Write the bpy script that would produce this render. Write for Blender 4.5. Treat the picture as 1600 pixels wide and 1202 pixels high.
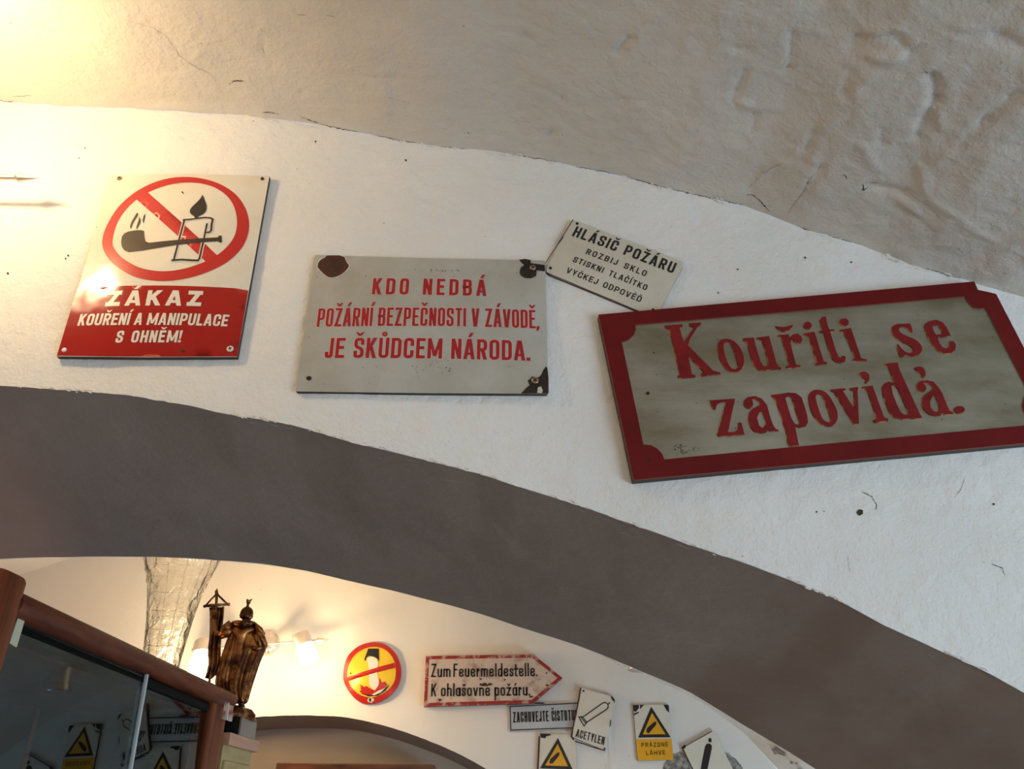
import bpy, math, random, unicodedata
import numpy as np
from mathutils import Vector, Matrix
from mathutils.geometry import delaunay_2d_cdt

random.seed(4)
rng = np.random.default_rng(7)
for o in list(bpy.data.objects):
    bpy.data.objects.remove(o)
scene = bpy.context.scene
COL = scene.collection
# ------------------------------------------------------------------ camera
EYE = 1.60                      # eye height above the floor
FPX = 1320.0                    # focal length in pixels of the 1600 px wide frame
M = np.array([[0.99956132, 0.01960753, -0.02219702],
              [-0.02774981, 0.88192661, -0.47056924],
              [0.01034944, 0.47097877, 0.88208383]])
cam_d = bpy.data.cameras.new('camera')
cam_d.sensor_width = 36.0
cam_d.sensor_fit = 'HORIZONTAL'
cam_d.lens = FPX / 1600 * 36
cam_d.clip_start = 0.02
cam = bpy.data.objects.new('camera', cam_d)
COL.objects.link(cam)
cam.matrix_world = Matrix(((M[0, 0], M[0, 2], -M[0, 1], 0), (M[1, 0], M[1, 2], -M[1, 1], 0),
                           (M[2, 0], M[2, 2], -M[2, 1], EYE), (0, 0, 0, 1)))
scene.camera = cam
# ------------------------------------------------------------------ world, exposure, daylight
scene.view_settings.view_transform = 'Standard'
scene.view_settings.look = 'None'
scene.view_settings.gamma = 1.0
scene.view_settings.use_curve_mapping = False
scene.view_settings.exposure = 0.0
wd = bpy.data.worlds.new('world')
scene.world = wd
wd.use_nodes = True
wd.node_tree.nodes['Background'].inputs[0].default_value = (0.6, 0.75, 1.0, 1)
wd.node_tree.nodes['Background'].inputs[1].default_value = 0.6
LK = 1.0


def area_light(name, loc, aim, sx, sy, power, color, spread=math.pi):
    l = bpy.data.lights.new(name, 'AREA')
    l.shape = 'RECTANGLE'
    l.size = sx
    l.size_y = sy
    l.energy = power * LK
    l.color = color
    l.spread = spread
    o = bpy.data.objects.new(name, l)
    COL.objects.link(o)
    o.location = loc
    d = Vector(aim) - Vector(loc)
    o.rotation_euler = d.to_track_quat('-Z', 'Y').to_euler()
    return o


def point_light(name, loc, power, color, r=0.03):
    l = bpy.data.lights.new(name, 'POINT')
    l.energy = power * LK
    l.color = color
    l.shadow_soft_size = r
    o = bpy.data.objects.new(name, l)
    COL.objects.link(o)
    o.location = loc
    return o


WARM = (1.0, 0.70, 0.36)
COOL = (0.56, 0.80, 1.0)
# daylight through both right-hand windows (front room, back room), plus two added fills
area_light('front_window_daylight', (2.02, -0.55, EYE - 0.55), (0.3, 1.1, EYE + 0.2), 1.7, 0.9, 37, COOL)
area_light('rear_warm_fill', (0.2, -2.9, EYE - 0.2), (0.2, 1.1, EYE + 0.4), 2.2, 1.2, 17, (1.0, 0.84, 0.66))  # added warm fill from behind the viewer; the rear wall has no window
point_light('soffit_glow_fill', (-1.35, 2.1, EYE - 0.1), 4.0, (1.0, 0.45, 0.30), 0.08)  # unseen reddish fill added to warm the lower left of the soffit
area_light('back_room_window_daylight', (1.9, 2.3, EYE - 0.6), (0.6, 2.9, EYE + 0.4), 0.9, 0.9, 52, COOL)

# ------------------------------------------------------------------ view rays -> points in the room
D1, D2 = 1.10, 3.20
T1 = 0.50
YB = D1 + T1


def ray(px, py):
    return M @ np.array([(px - 800) / FPX, 1.0, -(py - 601) / FPX])


def on_y(px, py, Y):
    d = ray(px, py)
    return d * (Y / d[1])


def W(p):                               # eye-centred to world
    return (p[0], p[1], p[2] + EYE)


# ------------------------------------------------------------------ noise in numpy
_perm = rng.random((256, 256))


def vnoise(x, y):
    xi = np.floor(x).astype(int)
    yi = np.floor(y).astype(int)
    fx = x - xi
    fy = y - yi
    fx = fx * fx * (3 - 2 * fx)
    fy = fy * fy * (3 - 2 * fy)
    g = lambda a, b: _perm[a & 255, b & 255]
    return (g(xi, yi) * (1 - fx) + g(xi + 1, yi) * fx) * (1 - fy) + (g(xi, yi + 1) * (1 - fx) + g(xi + 1, yi + 1) * fx) * fy - 0.5


def fbm(x, y, octv=4, lac=2.1):
    s = np.zeros_like(x, dtype=float)
    a = 1.0
    for k in range(octv):
        s = s + a * vnoise(x * lac ** k + 17.3 * k, y * lac ** k - 9.1 * k)
        a *= 0.5
    return s


# ------------------------------------------------------------------ materials
def mat(name, color, rough=0.6, metal=0.0, spec=0.5, emit=None, estr=0.0, coat=0.0, trans=0.0, ior=1.45):
    m = bpy.data.materials.new(name)
    m.use_nodes = True
    b = m.node_tree.nodes['Principled BSDF']
    b.inputs['Base Color'].default_value = (*color, 1)
    b.inputs['Roughness'].default_value = rough
    b.inputs['Metallic'].default_value = metal
    b.inputs['Specular IOR Level'].default_value = spec
    b.inputs['Coat Weight'].default_value = coat
    b.inputs['Coat Roughness'].default_value = 0.08
    b.inputs['Transmission Weight'].default_value = trans
    b.inputs['IOR'].default_value = ior
    if emit:
        b.inputs['Emission Color'].default_value = (*emit, 1)
        b.inputs['Emission Strength'].default_value = estr
    return m


def nodes(m):
    nt = m.node_tree
    return nt, nt.nodes, nt.links, nt.nodes['Principled BSDF']


def tex_noise(nt, scale, detail=4, rough=0.6, vec=None, mapping=None):
    n = nt.nodes.new('ShaderNodeTexNoise')
    n.inputs['Scale'].default_value = scale
    n.inputs['Detail'].default_value = detail
    n.inputs['Roughness'].default_value = rough
    tc = nt.nodes.new('ShaderNodeTexCoord')
    if mapping:
        mp = nt.nodes.new('ShaderNodeMapping')
        mp.inputs['Scale'].default_value = mapping
        nt.links.new(tc.outputs['Object'], mp.inputs['Vector'])
        nt.links.new(mp.outputs['Vector'], n.inputs['Vector'])
    else:
        nt.links.new(tc.outputs['Object'], n.inputs['Vector'])
    return n


def ramp(nt, src, stops):
    r = nt.nodes.new('ShaderNodeValToRGB')
    while len(r.color_ramp.elements) < len(stops):
        r.color_ramp.elements.new(0.5)
    for e, (p, c) in zip(r.color_ramp.elements, stops):
        e.position = p
        e.color = (*c, 1)
    nt.links.new(src, r.inputs['Fac'])
    return r


def add_bump(m, layers, mapping=None):
    """layers: (scale, strength distance, detail)"""
    nt, N, L, b = nodes(m)
    prev = None
    for sc, dist, det in layers:
        n = tex_noise(nt, sc, det, 0.62, mapping=mapping)
        bp = N.new('ShaderNodeBump')
        bp.inputs['Strength'].default_value = 1.0
        bp.inputs['Distance'].default_value = dist
        L.new(n.outputs['Fac'], bp.inputs['Height'])
        if prev:
            L.new(prev.outputs['Normal'], bp.inputs['Normal'])
        prev = bp
    L.new(prev.outputs['Normal'], b.inputs['Normal'])
    return m


def tint(m, c1, c2, scale, lo=0.35, hi=0.65, mapping=None, detail=5):
    nt, N, L, b = nodes(m)
    n = tex_noise(nt, scale, detail, 0.6, mapping=mapping)
    r = ramp(nt, n.outputs['Fac'], [(lo, c1), (hi, c2)])
    L.new(r.outputs['Color'], b.inputs['Base Color'])
    return m


def plaster(name, c1, c2, bump=1.0):
    m = mat(name, c1, 0.9, spec=0.15)
    tint(m, c1, c2, 3.0)
    add_bump(m, [(38, 0.0030 * bump, 5), (160, 0.0011 * bump, 4), (8, 0.004 * bump, 3)])
    # small dark pits in the plaster
    nt, N, L, b = nodes(m)
    v = N.new('ShaderNodeTexVoronoi')
    v.inputs['Scale'].default_value = 26
    tc = N.new('ShaderNodeTexCoord')
    L.new(tc.outputs['Object'], v.inputs['Vector'])
    nz = tex_noise(nt, 9, 2)
    pr = ramp(nt, v.outputs['Distance'], [(0.028, (0.25, 0.2, 0.16)), (0.05, (1, 1, 1))])
    msk = ramp(nt, nz.outputs['Fac'], [(0.56, (1, 1, 1)), (0.60, (0, 0, 0))])
    mx = N.new('ShaderNodeMix')
    mx.data_type = 'RGBA'
    mx.blend_type = 'LIGHTEN'
    mx.inputs['Factor'].default_value = 1
    L.new(pr.outputs['Color'], mx.inputs['A'])
    L.new(msk.outputs['Color'], mx.inputs['B'])
    mul = N.new('ShaderNodeMix')
    mul.data_type = 'RGBA'
    mul.blend_type = 'MULTIPLY'
    mul.inputs['Factor'].default_value = 1
    src = b.inputs['Base Color'].links[0].from_socket
    L.new(src, mul.inputs['A'])
    L.new(mx.outputs['Result'], mul.inputs['B'])
    L.new(mul.outputs['Result'], b.inputs['Base Color'])
    return m


MT = {}
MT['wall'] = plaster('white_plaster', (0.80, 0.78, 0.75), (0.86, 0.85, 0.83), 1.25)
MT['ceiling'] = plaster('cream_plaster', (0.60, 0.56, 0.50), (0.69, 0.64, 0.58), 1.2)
MT['backwall'] = plaster('back_plaster', (0.80, 0.77, 0.72), (0.85, 0.82, 0.77), 0.4)
MT['soffit'] = mat('grey_brown_paint', (0.3, 0.25, 0.22), 0.6, spec=0.3)
add_bump(tint(MT['soffit'], (0.28, 0.228, 0.198), (0.33, 0.27, 0.235), 2.5), [(30, 0.0015, 4), (6, 0.004, 2)])


def soffit_specks():
    """brush strokes of white paint smeared past the arris"""
    nt, N, L, b = nodes(MT['soffit'])
    n = tex_noise(nt, 60, 3, 0.6, mapping=(0.22, 1.6, 0.5))
    tc = N.new('ShaderNodeTexCoord')
    sp = N.new('ShaderNodeSeparateXYZ')
    L.new(tc.outputs['Object'], sp.inputs[0])
    mr = N.new('ShaderNodeMapRange')
    mr.inputs['From Min'].default_value = D1
    mr.inputs['From Max'].default_value = D1 + 0.16
    mr.inputs['To Min'].default_value = 0.645
    mr.inputs['To Max'].default_value = 0.85
    L.new(sp.outputs['Y'], mr.inputs['Value'])
    gt = N.new('ShaderNodeMath')
    gt.operation = 'GREATER_THAN'
    L.new(n.outputs['Fac'], gt.inputs[0])
    L.new(mr.outputs['Result'], gt.inputs[1])
    mx = N.new('ShaderNodeMix')
    mx.data_type = 'RGBA'
    L.new(gt.outputs[0], mx.inputs['Factor'])
    src = b.inputs['Base Color'].links[0].from_socket
    L.new(src, mx.inputs['A'])
    mx.inputs['B'].default_value = (0.38, 0.34, 0.33, 1)
    L.new(mx.outputs['Result'], b.inputs['Base Color'])


soffit_specks()
MT['crack'] = mat('crack_dark', (0.07, 0.05, 0.035), 0.95, spec=0.1)
MT['mortar'] = add_bump(tint(mat('bare_mortar', (0.3, 0.28, 0.25), 0.95), (0.16, 0.145, 0.13), (0.42, 0.40, 0.36), 60, 0.4, 0.6), [(90, 0.002, 4)])
MT['chip'] = add_bump(mat('loose_plaster', (0.80, 0.77, 0.73), 0.9), [(120, 0.0015, 3)])
MT['floor'] = tint(mat('floor_tiles', (0.3, 0.22, 0.17), 0.5), (0.38, 0.27, 0.19), (0.50, 0.36, 0.26), 5)


def enamel(name, c, dirt=None, rough=0.15):
    m = mat(name, c, rough, spec=0.5)
    d = dirt or tuple(x * 0.86 for x in c)
    tint(m, d, c, 9, 0.30, 0.62)
    add_bump(m, [(14, 0.0012, 2)])
    return m


MT['en_white'] = enamel('white_enamel', (0.76, 0.72, 0.63), (0.70, 0.64, 0.52))
MT['en_grey'] = enamel('aged_white_enamel', (0.50, 0.49, 0.45), (0.40, 0.37, 0.30), 0.2)
MT['en_cream'] = enamel('cream_enamel', (0.66, 0.62, 0.52), (0.58, 0.52, 0.42), 0.3)
MT['en_red'] = enamel('red_enamel', (0.38, 0.014, 0.008), (0.33, 0.012, 0.007), 0.14)
MT['en_yellow'] = enamel('yellow_enamel', (0.85, 0.42, 0.015), None, 0.3)
MT['en_yellow2'] = enamel('lemon_enamel', (0.90, 0.60, 0.04), None, 0.25)
MT['pr_red'] = mat('red_print', (0.42, 0.018, 0.022), 0.25)
MT['pr_redring'] = mat('ring_red_print', (0.50, 0.022, 0.02), 0.25)
MT['pr_black'] = mat('black_print', (0.018, 0.016, 0.016), 0.3)
MT['pr_brown'] = mat('brown_black_print', (0.035, 0.022, 0.018), 0.3)
MT['pr_white'] = mat('white_print', (0.78, 0.72, 0.63), 0.25)
MT['pr_halo'] = mat('pale_halo_print', (0.66, 0.52, 0.46), 0.3)
MT['pr_dkred'] = mat('dark_red_print', (0.16, 0.01, 0.01), 0.3)
MT['rim'] = mat('dark_rim', (0.05, 0.035, 0.028), 0.6)
MT['rust'] = add_bump(tint(mat('rusty_chip', (0.03, 0.018, 0.014), 0.55), (0.010, 0.008, 0.008), (0.045, 0.02, 0.012), 40, 0.45, 0.68), [(90, 0.001, 4)])
MT['rust2'] = add_bump(tint(mat('brown_rust', (0.06, 0.02, 0.012), 0.4), (0.045, 0.013, 0.009), (0.09, 0.03, 0.018), 30), [(50, 0.001, 4)])
MT['screw'] = mat('old_screw', (0.40, 0.31, 0.2), 0.45, 0.9)
MT['steel'] = mat('brushed_steel', (0.80, 0.72, 0.66), 0.42, 0.9)
MT['chrome'] = mat('chrome', (0.82, 0.84, 0.86), 0.07, 1.0)
MT['redpaint'] = tint(mat('sign_red_paint', (0.14, 0.007, 0.008), 0.42, spec=0.25), (0.115, 0.006, 0.007), (0.165, 0.009, 0.009), 7)
add_bump(MT['redpaint'], [(18, 0.0010, 3)])
MT['gilt'] = tint(mat('worn_ochre_edge', (0.4, 0.2, 0.08), 0.5, 0.2), (0.16, 0.03, 0.015), (0.50, 0.27, 0.12), 70, 0.45, 0.6)
MT['frame_edge'] = mat('frame_edge', (0.22, 0.05, 0.03), 0.5)
m = mat('grey_brass_sheet', (0.3, 0.28, 0.2), 0.36, 0.75)
tint(m, (0.23, 0.205, 0.12), (0.50, 0.48, 0.41), 4.5, 0.32, 0.66, mapping=(1, 1, 2.6), detail=8)
add_bump(m, [(26, 0.0005, 5)], mapping=(0.15, 1, 3))
MT['brass_sheet'] = m
MT['letter_red'] = tint(mat('letter_red_paint', (0.2, 0.01, 0.012), 0.42, spec=0.3), (0.165, 0.008, 0.010), (0.235, 0.012, 0.014), 25)


def wood(name, c1, c2, mapping, rough=0.3, coat=0.3):
    m = mat(name, c1, rough, coat=coat)
    tint(m, c1, c2, 14, 0.35, 0.68, mapping=mapping, detail=7)
    add_bump(m, [(40, 0.0004, 4)], mapping=mapping)
    return m


MT['mahog'] = wood('mahogany_rail', (0.075, 0.016, 0.008), (0.17, 0.045, 0.018), (5, 0.4, 5), .45, .0)
MT['mahogv'] = wood('mahogany_post', (0.10, 0.022, 0.010), (0.22, 0.062, 0.022), (5, 5, 0.3), .42, .03)
MT['darkin'] = mat('dark_interior', (0.012, 0.010, 0.009), 0.9, spec=0.1)
for k_ in ('mahog', 'mahogv'):
    MT[k_].node_tree.nodes['Principled BSDF'].inputs['Specular IOR Level'].default_value = 0.22
MT['pinkwood'] = wood('pinkish_cornice', (0.42, 0.22, 0.15), (0.50, 0.28, 0.2), (4, 0.5, 4), 0.4, 0.1)
MT['pinewood'] = wood('varnished_pine', (0.33, 0.24, 0.10), (0.45, 0.34, 0.16), (0.8, 0.8, 2.2), 0.4, 0.1)
MT['darkwood'] = wood('dark_shelf_wood', (0.05, 0.02, 0.012), (0.16, 0.06, 0.03), (0.6, 3, 4), 0.25, 0.3)
m = mat('bronze', (0.20, 0.09, 0.035), 0.3, 0.9)
tint(m, (0.09, 0.034, 0.016), (0.50, 0.22, 0.07), 26, 0.45, 0.66)
add_bump(m, [(70, 0.0012, 4)])
MT['bronze'] = m
MT['shade'] = mat('lit_opal_glass', (1, 0.95, 0.85), 0.4, emit=(1.0, 0.84, 0.56), estr=9)
MT['black'] = mat('black_stone', (0.012, 0.012, 0.012), 0.2)
MT['tan'] = mat('pale_tape', (0.56, 0.52, 0.36), 0.6)
# textured clear glass of the vase
m = mat('pressed_clear_glass', (0.96, 0.95, 0.90), 0.03, trans=1.0, ior=1.30)
nt, N, L, b = nodes(m)
vv = N.new('ShaderNodeTexVoronoi')
vv.inputs['Scale'].default_value = 34
tc = N.new('ShaderNodeTexCoord')
L.new(tc.outputs['Object'], vv.inputs['Vector'])
bp = N.new('ShaderNodeBump')
bp.inputs['Distance'].default_value = 0.006
L.new(vv.outputs['Distance'], bp.inputs['Height'])
n2 = tex_noise(nt, 90, 3)
bp2 = N.new('ShaderNodeBump')
bp2.inputs['Distance'].default_value = 0.002
L.new(n2.outputs['Fac'], bp2.inputs['Height'])
L.new(bp.outputs['Normal'], bp2.inputs['Normal'])
L.new(bp2.outputs['Normal'], b.inputs['Normal'])
MT['vase'] = m
# cabinet glazing: float glass, two reflecting faces over a dark interior
m = bpy.data.materials.new('cabinet_glass')
m.use_nodes = True
nt = m.node_tree
nt.nodes.clear()
out = nt.nodes.new('ShaderNodeOutputMaterial')
mix = nt.nodes.new('ShaderNodeMixShader')
fr = nt.nodes.new('ShaderNodeFresnel')
fr.inputs['IOR'].default_value = 2.3
geo = nt.nodes.new('ShaderNodeNewGeometry')
front = nt.nodes.new('ShaderNodeMath')
front.operation = 'SUBTRACT'
front.inputs[0].default_value = 1.0
nt.links.new(geo.outputs['Backfacing'], front.inputs[1])
fm = nt.nodes.new('ShaderNodeMath')
fm.operation = 'MULTIPLY'
nt.links.new(fr.outputs[0], fm.inputs[0])
nt.links.new(front.outputs[0], fm.inputs[1])
tr = nt.nodes.new('ShaderNodeBsdfTransparent')
tr.inputs['Color'].default_value = (0.86, 0.9, 0.88, 1)
gl = nt.nodes.new('ShaderNodeBsdfGlossy')
gl.inputs['Roughness'].default_value = 0.012
gl.inputs['Color'].default_value = (0.72, 0.82, 0.95, 1)
nt.links.new(fm.outputs[0], mix.inputs[0])
nt.links.new(tr.outputs[0], mix.inputs[1])
nt.links.new(gl.outputs[0], mix.inputs[2])
nt.links.new(mix.outputs[0], out.inputs['Surface'])
MT['glass'] = m


# ------------------------------------------------------------------ mesh helpers
class MB:
    def __init__(s):
        s.v = []
        s.f = []
        s.m = []

    def add(s, verts, faces, mi=0):
        b = len(s.v)
        s.v += [tuple(map(float, v)) for v in verts]
        s.f += [tuple(i + b for i in f) for f in faces]
        s.m += [mi] * len(faces)
        return b

    def box(s, c, size, basis=None, mi=0, bev=0.0):
        c = np.array(c, float)
        hx, hy, hz = [a / 2 for a in size]
        B = np.eye(3) if basis is None else np.array(basis, float)   # rows are axes
        if bev <= 0:
            vs = [c + B[0] * (hx * a) + B[1] * (hy * b) + B[2] * (hz * d) for a in (-1, 1) for b in (-1, 1) for d in (-1, 1)]
            s.add(vs, [(0, 1, 3, 2), (4, 6, 7, 5), (0, 4, 5, 1), (2, 3, 7, 6), (0, 2, 6, 4), (1, 5, 7, 3)], mi)
        else:
            # extrude a rounded section along axis 2
            sec = []
            r = min(bev, hx * .98, hy * .98)
            for (sx, sy, a0) in ((1, 1, 0), (-1, 1, 90), (-1, -1, 180), (1, -1, 270)):
                for k in range(5):
                    a = math.radians(a0 + 22.5 * k)
                    sec.append((sx * (hx - r) + r * math.cos(a), sy * (hy - r) + r * math.sin(a)))
            n = len(sec)
            vs = []
            e = r * 0.5
            for (zz, sc) in ((-hz, 1), (hz - e, 1), (hz - e * 0.3, 1 - 0.35 * e / max(hx, hy)), (hz, 1 - e / max(hx, hy))):
                vs += [c + B[0] * (x * sc) + B[1] * (y * sc) + B[2] * zz for x, y in sec]
            fs = []
            for l in range(3):
                fs += [(l * n + i, l * n + (i + 1) % n, (l + 1) * n + (i + 1) % n, (l + 1) * n + i) for i in range(n)]
            fs += [tuple(range(n))[::-1], tuple(3 * n + i for i in range(n))]
            s.add(vs, fs, mi)

    def tube(s, pts, rad, n=12, caps=True, mi=0):
        pts = [np.array(p, float) for p in pts]
        rads = rad if isinstance(rad, (list, tuple)) else [rad] * len(pts)
        prev = None
        vs = []
        for i, p in enumerate(pts):
            t = pts[min(i + 1, len(pts) - 1)] - pts[max(i - 1, 0)]
            t /= np.linalg.norm(t) + 1e-12
            if prev is None:
                a = np.array([0, 0, 1.0]) if abs(t[2]) < 0.9 else np.array([1.0, 0, 0])
            else:
                a = prev
            x = a - t * (a @ t)
            x /= np.linalg.norm(x)
            prev = x
            y = np.cross(t, x)
            vs += [p + rads[i] * (math.cos(2 * math.pi * k / n) * x + math.sin(2 * math.pi * k / n) * y) for k in range(n)]
        fs = []
        for i in range(len(pts) - 1):
            fs += [(i * n + k, i * n + (k + 1) % n, (i + 1) * n + (k + 1) % n, (i + 1) * n + k) for k in range(n)]
        if caps:
            fs += [tuple(range(n))[::-1], tuple((len(pts) - 1) * n + k for k in range(n))]
        s.add(vs, fs, mi)

    def lathe(s, base, axis, prof, n=24, mi=0):
        """prof: (radius, distance along axis)"""
        axis = np.array(axis, float)
        axis /= np.linalg.norm(axis)
        s.tube([np.array(base) + axis * (h + 1e-6 * i) for i, (r, h) in enumerate(prof)], [max(r, 1e-5) for r, h in prof], n, True, mi)

    def build(s, name, mats, parent=None, smooth=False):
        me = bpy.data.meshes.new(name)
        org = np.mean(np.array(s.v), axis=0) if (parent is None and False) else np.zeros(3)
        off = np.array([0, 0, EYE])
        base = np.array(parent.location) if parent is not None and parent.parent is None else None
        if parent is not None and parent.parent is not None:
            base = np.array(parent.parent.location)
        V = np.array(s.v) + off
        if base is not None:
            V = V - base
        me.from_pydata([tuple(v) for v in V], [], s.f)
        if not isinstance(mats, (list, tuple)):
            mats = [mats]
        for mm in mats:
            me.materials.append(mm)
        if len(mats) > 1:
            me.polygons.foreach_set('material_index', s.m)
        if smooth:
            me.polygons.foreach_set('use_smooth', [True] * len(me.polygons))
        me.update()
        o = bpy.data.objects.new(name, me)
        COL.objects.link(o)
        if parent is not None:
            o.parent = parent
        return o


def smooth_by_angle(o, ang=35):
    me = o.data
    me.polygons.foreach_set('use_smooth', [True] * len(me.polygons))
    me.set_sharp_from_angle(angle=math.radians(ang))
    return o


def thing(name, label, cat, loc, group=None):
    o = bpy.data.objects.new(name, None)
    o.empty_display_size = 0.03
    COL.objects.link(o)
    o.location = W(loc)
    o['label'] = label
    o['category'] = cat
    if group:
        o['group'] = group
    return o


def structure(o, label=None):
    o['kind'] = 'structure'
    if label:
        o['label'] = label
    return o


# ------------------------------------------------------------------ the arches, as curves in the wall planes
A_px = [(0, 602), (100, 609), (200, 617), (300, 634), (350, 646), (450, 662), (550, 691), (650, 715), (750, 740), (800, 757), (900, 788), (1000, 823), (1077, 851), (1154, 876), (1231, 905), (1307, 936), (1384, 978), (1461, 1013), (1538, 1047.5), (1600, 1082)]
B_px = [(0, 874), (100, 871), (200, 870.5), (300, 873), (334, 876.5), (362, 877.6), (419, 883), (476, 892), (540, 907), (620, 925), (700, 945), (750, 960), (810, 980), (900, 1009), (1000, 1049), (1077, 1082), (1165, 1136), (1231, 1174), (1275, 1202)]
C_px = [(0, 157), (100, 165), (225, 170), (310, 176), (380, 180), (500, 195), (600, 215), (670, 227), (800, 241), (875, 255), (975, 276), (1050, 297), (1160, 320), (1250, 356), (1350, 385), (1425, 415), (1500, 435), (1568, 456), (1600, 465)]
E_px = [(10, 905), (60, 890), (110, 872), (960, 1036), (1096, 1098), (1165, 1148), (1215, 1202)]
F_px = [(370, 1123), (430, 1119), (470, 1118), (540, 1121), (600, 1134), (660, 1154), (710, 1175), (760, 1202)]


def circ_fit(P):
    a = np.c_[2 * P, np.ones(len(P))]
    s = np.linalg.lstsq(a, (P ** 2).sum(1), rcond=None)[0]
    return s[0], s[1], math.sqrt(s[2] + s[0] ** 2 + s[1] ** 2)


class Arc:
    def __init__(s, px, Y):
        P = np.array([on_y(a, b, Y)[[0, 2]] for a, b in px])
        s.cx, s.cz, s.r = circ_fit(P)
        P = P[np.argsort(P[:, 0])]
        s.x = P[:, 0]
        s.res = P[:, 1] - s.circ(P[:, 0])
        s.xx = np.r_[s.x[0] - 0.3, s.x, s.x[-1] + 0.3]
        s.rr = np.r_[0, s.res, 0]

    def circ(s, x):
        return s.cz + np.sqrt(np.maximum(s.r ** 2 - (np.asarray(x) - s.cx) ** 2, 1e-4))

    def __call__(s, x):
        return s.circ(x) + np.interp(x, s.xx, s.rr)


aA, aB, aC, aE, aF = Arc(A_px, D1), Arc(B_px, YB), Arc(C_px, D1), Arc(E_px, D2), Arc(F_px, D2)
XL, XR = -3.2, 2.1            # side walls
JL, JR = -2.9, 1.22           # jambs of the front arch
FLOOR = -EYE


def axis_steps(parts):
    r = []
    for a, b, st in parts:
        r.append(np.arange(a, b - 1e-9, st))
    r.append(np.array([parts[-1][1]]))
    return np.unique(np.round(np.concatenate(r), 6))


def grid_faces(nu, nv, flip=False):
    fs = []
    for i in range(nu - 1):
        for j in range(nv - 1):
            q = (i * nv + j, (i + 1) * nv + j, (i + 1) * nv + j + 1, i * nv + j + 1)
            fs.append(q[::-1] if flip else q)
    return fs


xs = axis_steps([(XL, -1.0, 0.06), (-1.0, 1.02, 0.0055), (1.02, XR, 0.06)])


# capsule-shaped dents and ridges given as (x0, y0, x1, y1, radius, height)
def dents(x, y, lst):
    h = np.zeros_like(x)
    for (x0, y0, x1, y1, r, d) in lst:
        ex, ey = x1 - x0, y1 - y0
        t = np.clip(((x - x0) * ex + (y - y0) * ey) / (ex * ex + ey * ey + 1e-9), 0, 1)
        q = np.hypot(x - x0 - t * ex, y - y0 - t * ey) / r
        h += d * np.exp(-q ** 2 * 1.6)
    return h


def wall_strip(name, Y, top, bot, xarr, material, nrow=110, disp=None, flip=False):
    X = np.repeat(xarr[:, None], nrow, 1)
    z0 = bot(xarr)[:, None]
    z1 = top(xarr)[:, None]
    t = np.linspace(0, 1, nrow)[None, :]
    Z = z0 + (z1 - z0) * t
    Yv = np.full_like(X, Y)
    if disp is not None:
        Yv = Yv - disp(X, Z)
    mb = MB()
    mb.add(np.stack([X, Yv, Z], -1).reshape(-1, 3), grid_faces(len(xarr), nrow, flip))
    return mb


jag = lambda x: 0.0016 * np.abs(fbm(np.asarray(x) * 55, np.asarray(x) * 0 + 3.3, 4)) * 2 + 0.0035 * np.maximum(0, fbm(np.asarray(x) * 16, np.asarray(x) * 0 + 8.3, 3) - 0.22)


def px_w1(p):
    return on_y(p[0], p[1], D1)[[0, 2]]


w1_marks = []
for a, b_, r_, d_ in (((1480, 760), (1500, 745), .004, .0015), ((1500, 780), (1490, 830), .004, -.0015), ((1545, 765), (1556, 775), .005, -.002),
                      ((1350, 770), (1368, 785), .0025, -.0016), ((1368, 785), (1366, 800), .0025, -.0016), ((1533, 878), (1556, 884), .0025, -.0018), ((1556, 884), (1572, 900), .0025, -.0018),
                      ((1440, 870), (1480, 905), .005, .0012), ((1500, 880), (1540, 930), .004, .001), ((1530, 900), (1590, 960), .005, .001), ((1400, 850), (1440, 880), .005, .0012),
                      ((640, 310), (700, 330), .006, .0012), ((560, 300), (600, 305), .008, .001)):
    p, q = px_w1(a), px_w1(b_)
    w1_marks.append((p[0], p[1], q[0], q[1], r_, d_))


def w1_disp(X, Z):
    return 0.0045 * fbm(X * 7, Z * 7, 3) + 0.0011 * fbm(X * 60, Z * 60, 3) + dents(X, Z, w1_marks)


mb = wall_strip('wall_front', D1, lambda x: aC(x) + 0.004, lambda x: np.where((x < JL) | (x > JR), FLOOR, aA(x) - jag(x)), xs, MT['wall'], 120,
                disp=lambda X, Z: w1_disp(X, Z) * np.clip((Z - aA(X)) / 0.03, 0.15, 1))
wall_front = structure(mb.build('wall_front', MT['wall'], smooth=True), 'white plaster wall over the arch carrying the large enamel signs')


# ceiling vault of the front room
def ceil_pt(px, py):
    d = ray(px, py)
    lo, hi = 0.05, D1
    for _ in range(50):
        m_ = (lo + hi) / 2
        q = d * (m_ / d[1])
        if q[2] > float(aC(q[0])):
            hi = m_
        else:
            lo = m_
    return d * (lo / d[1])


c_marks = []


def cm(x0, y0, x1, y1, r, h):
    p, q = ceil_pt(x0, y0), ceil_pt(x1, y1)
    c_marks.append((p[0], p[1], q[0], q[1], r, h))


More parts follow.
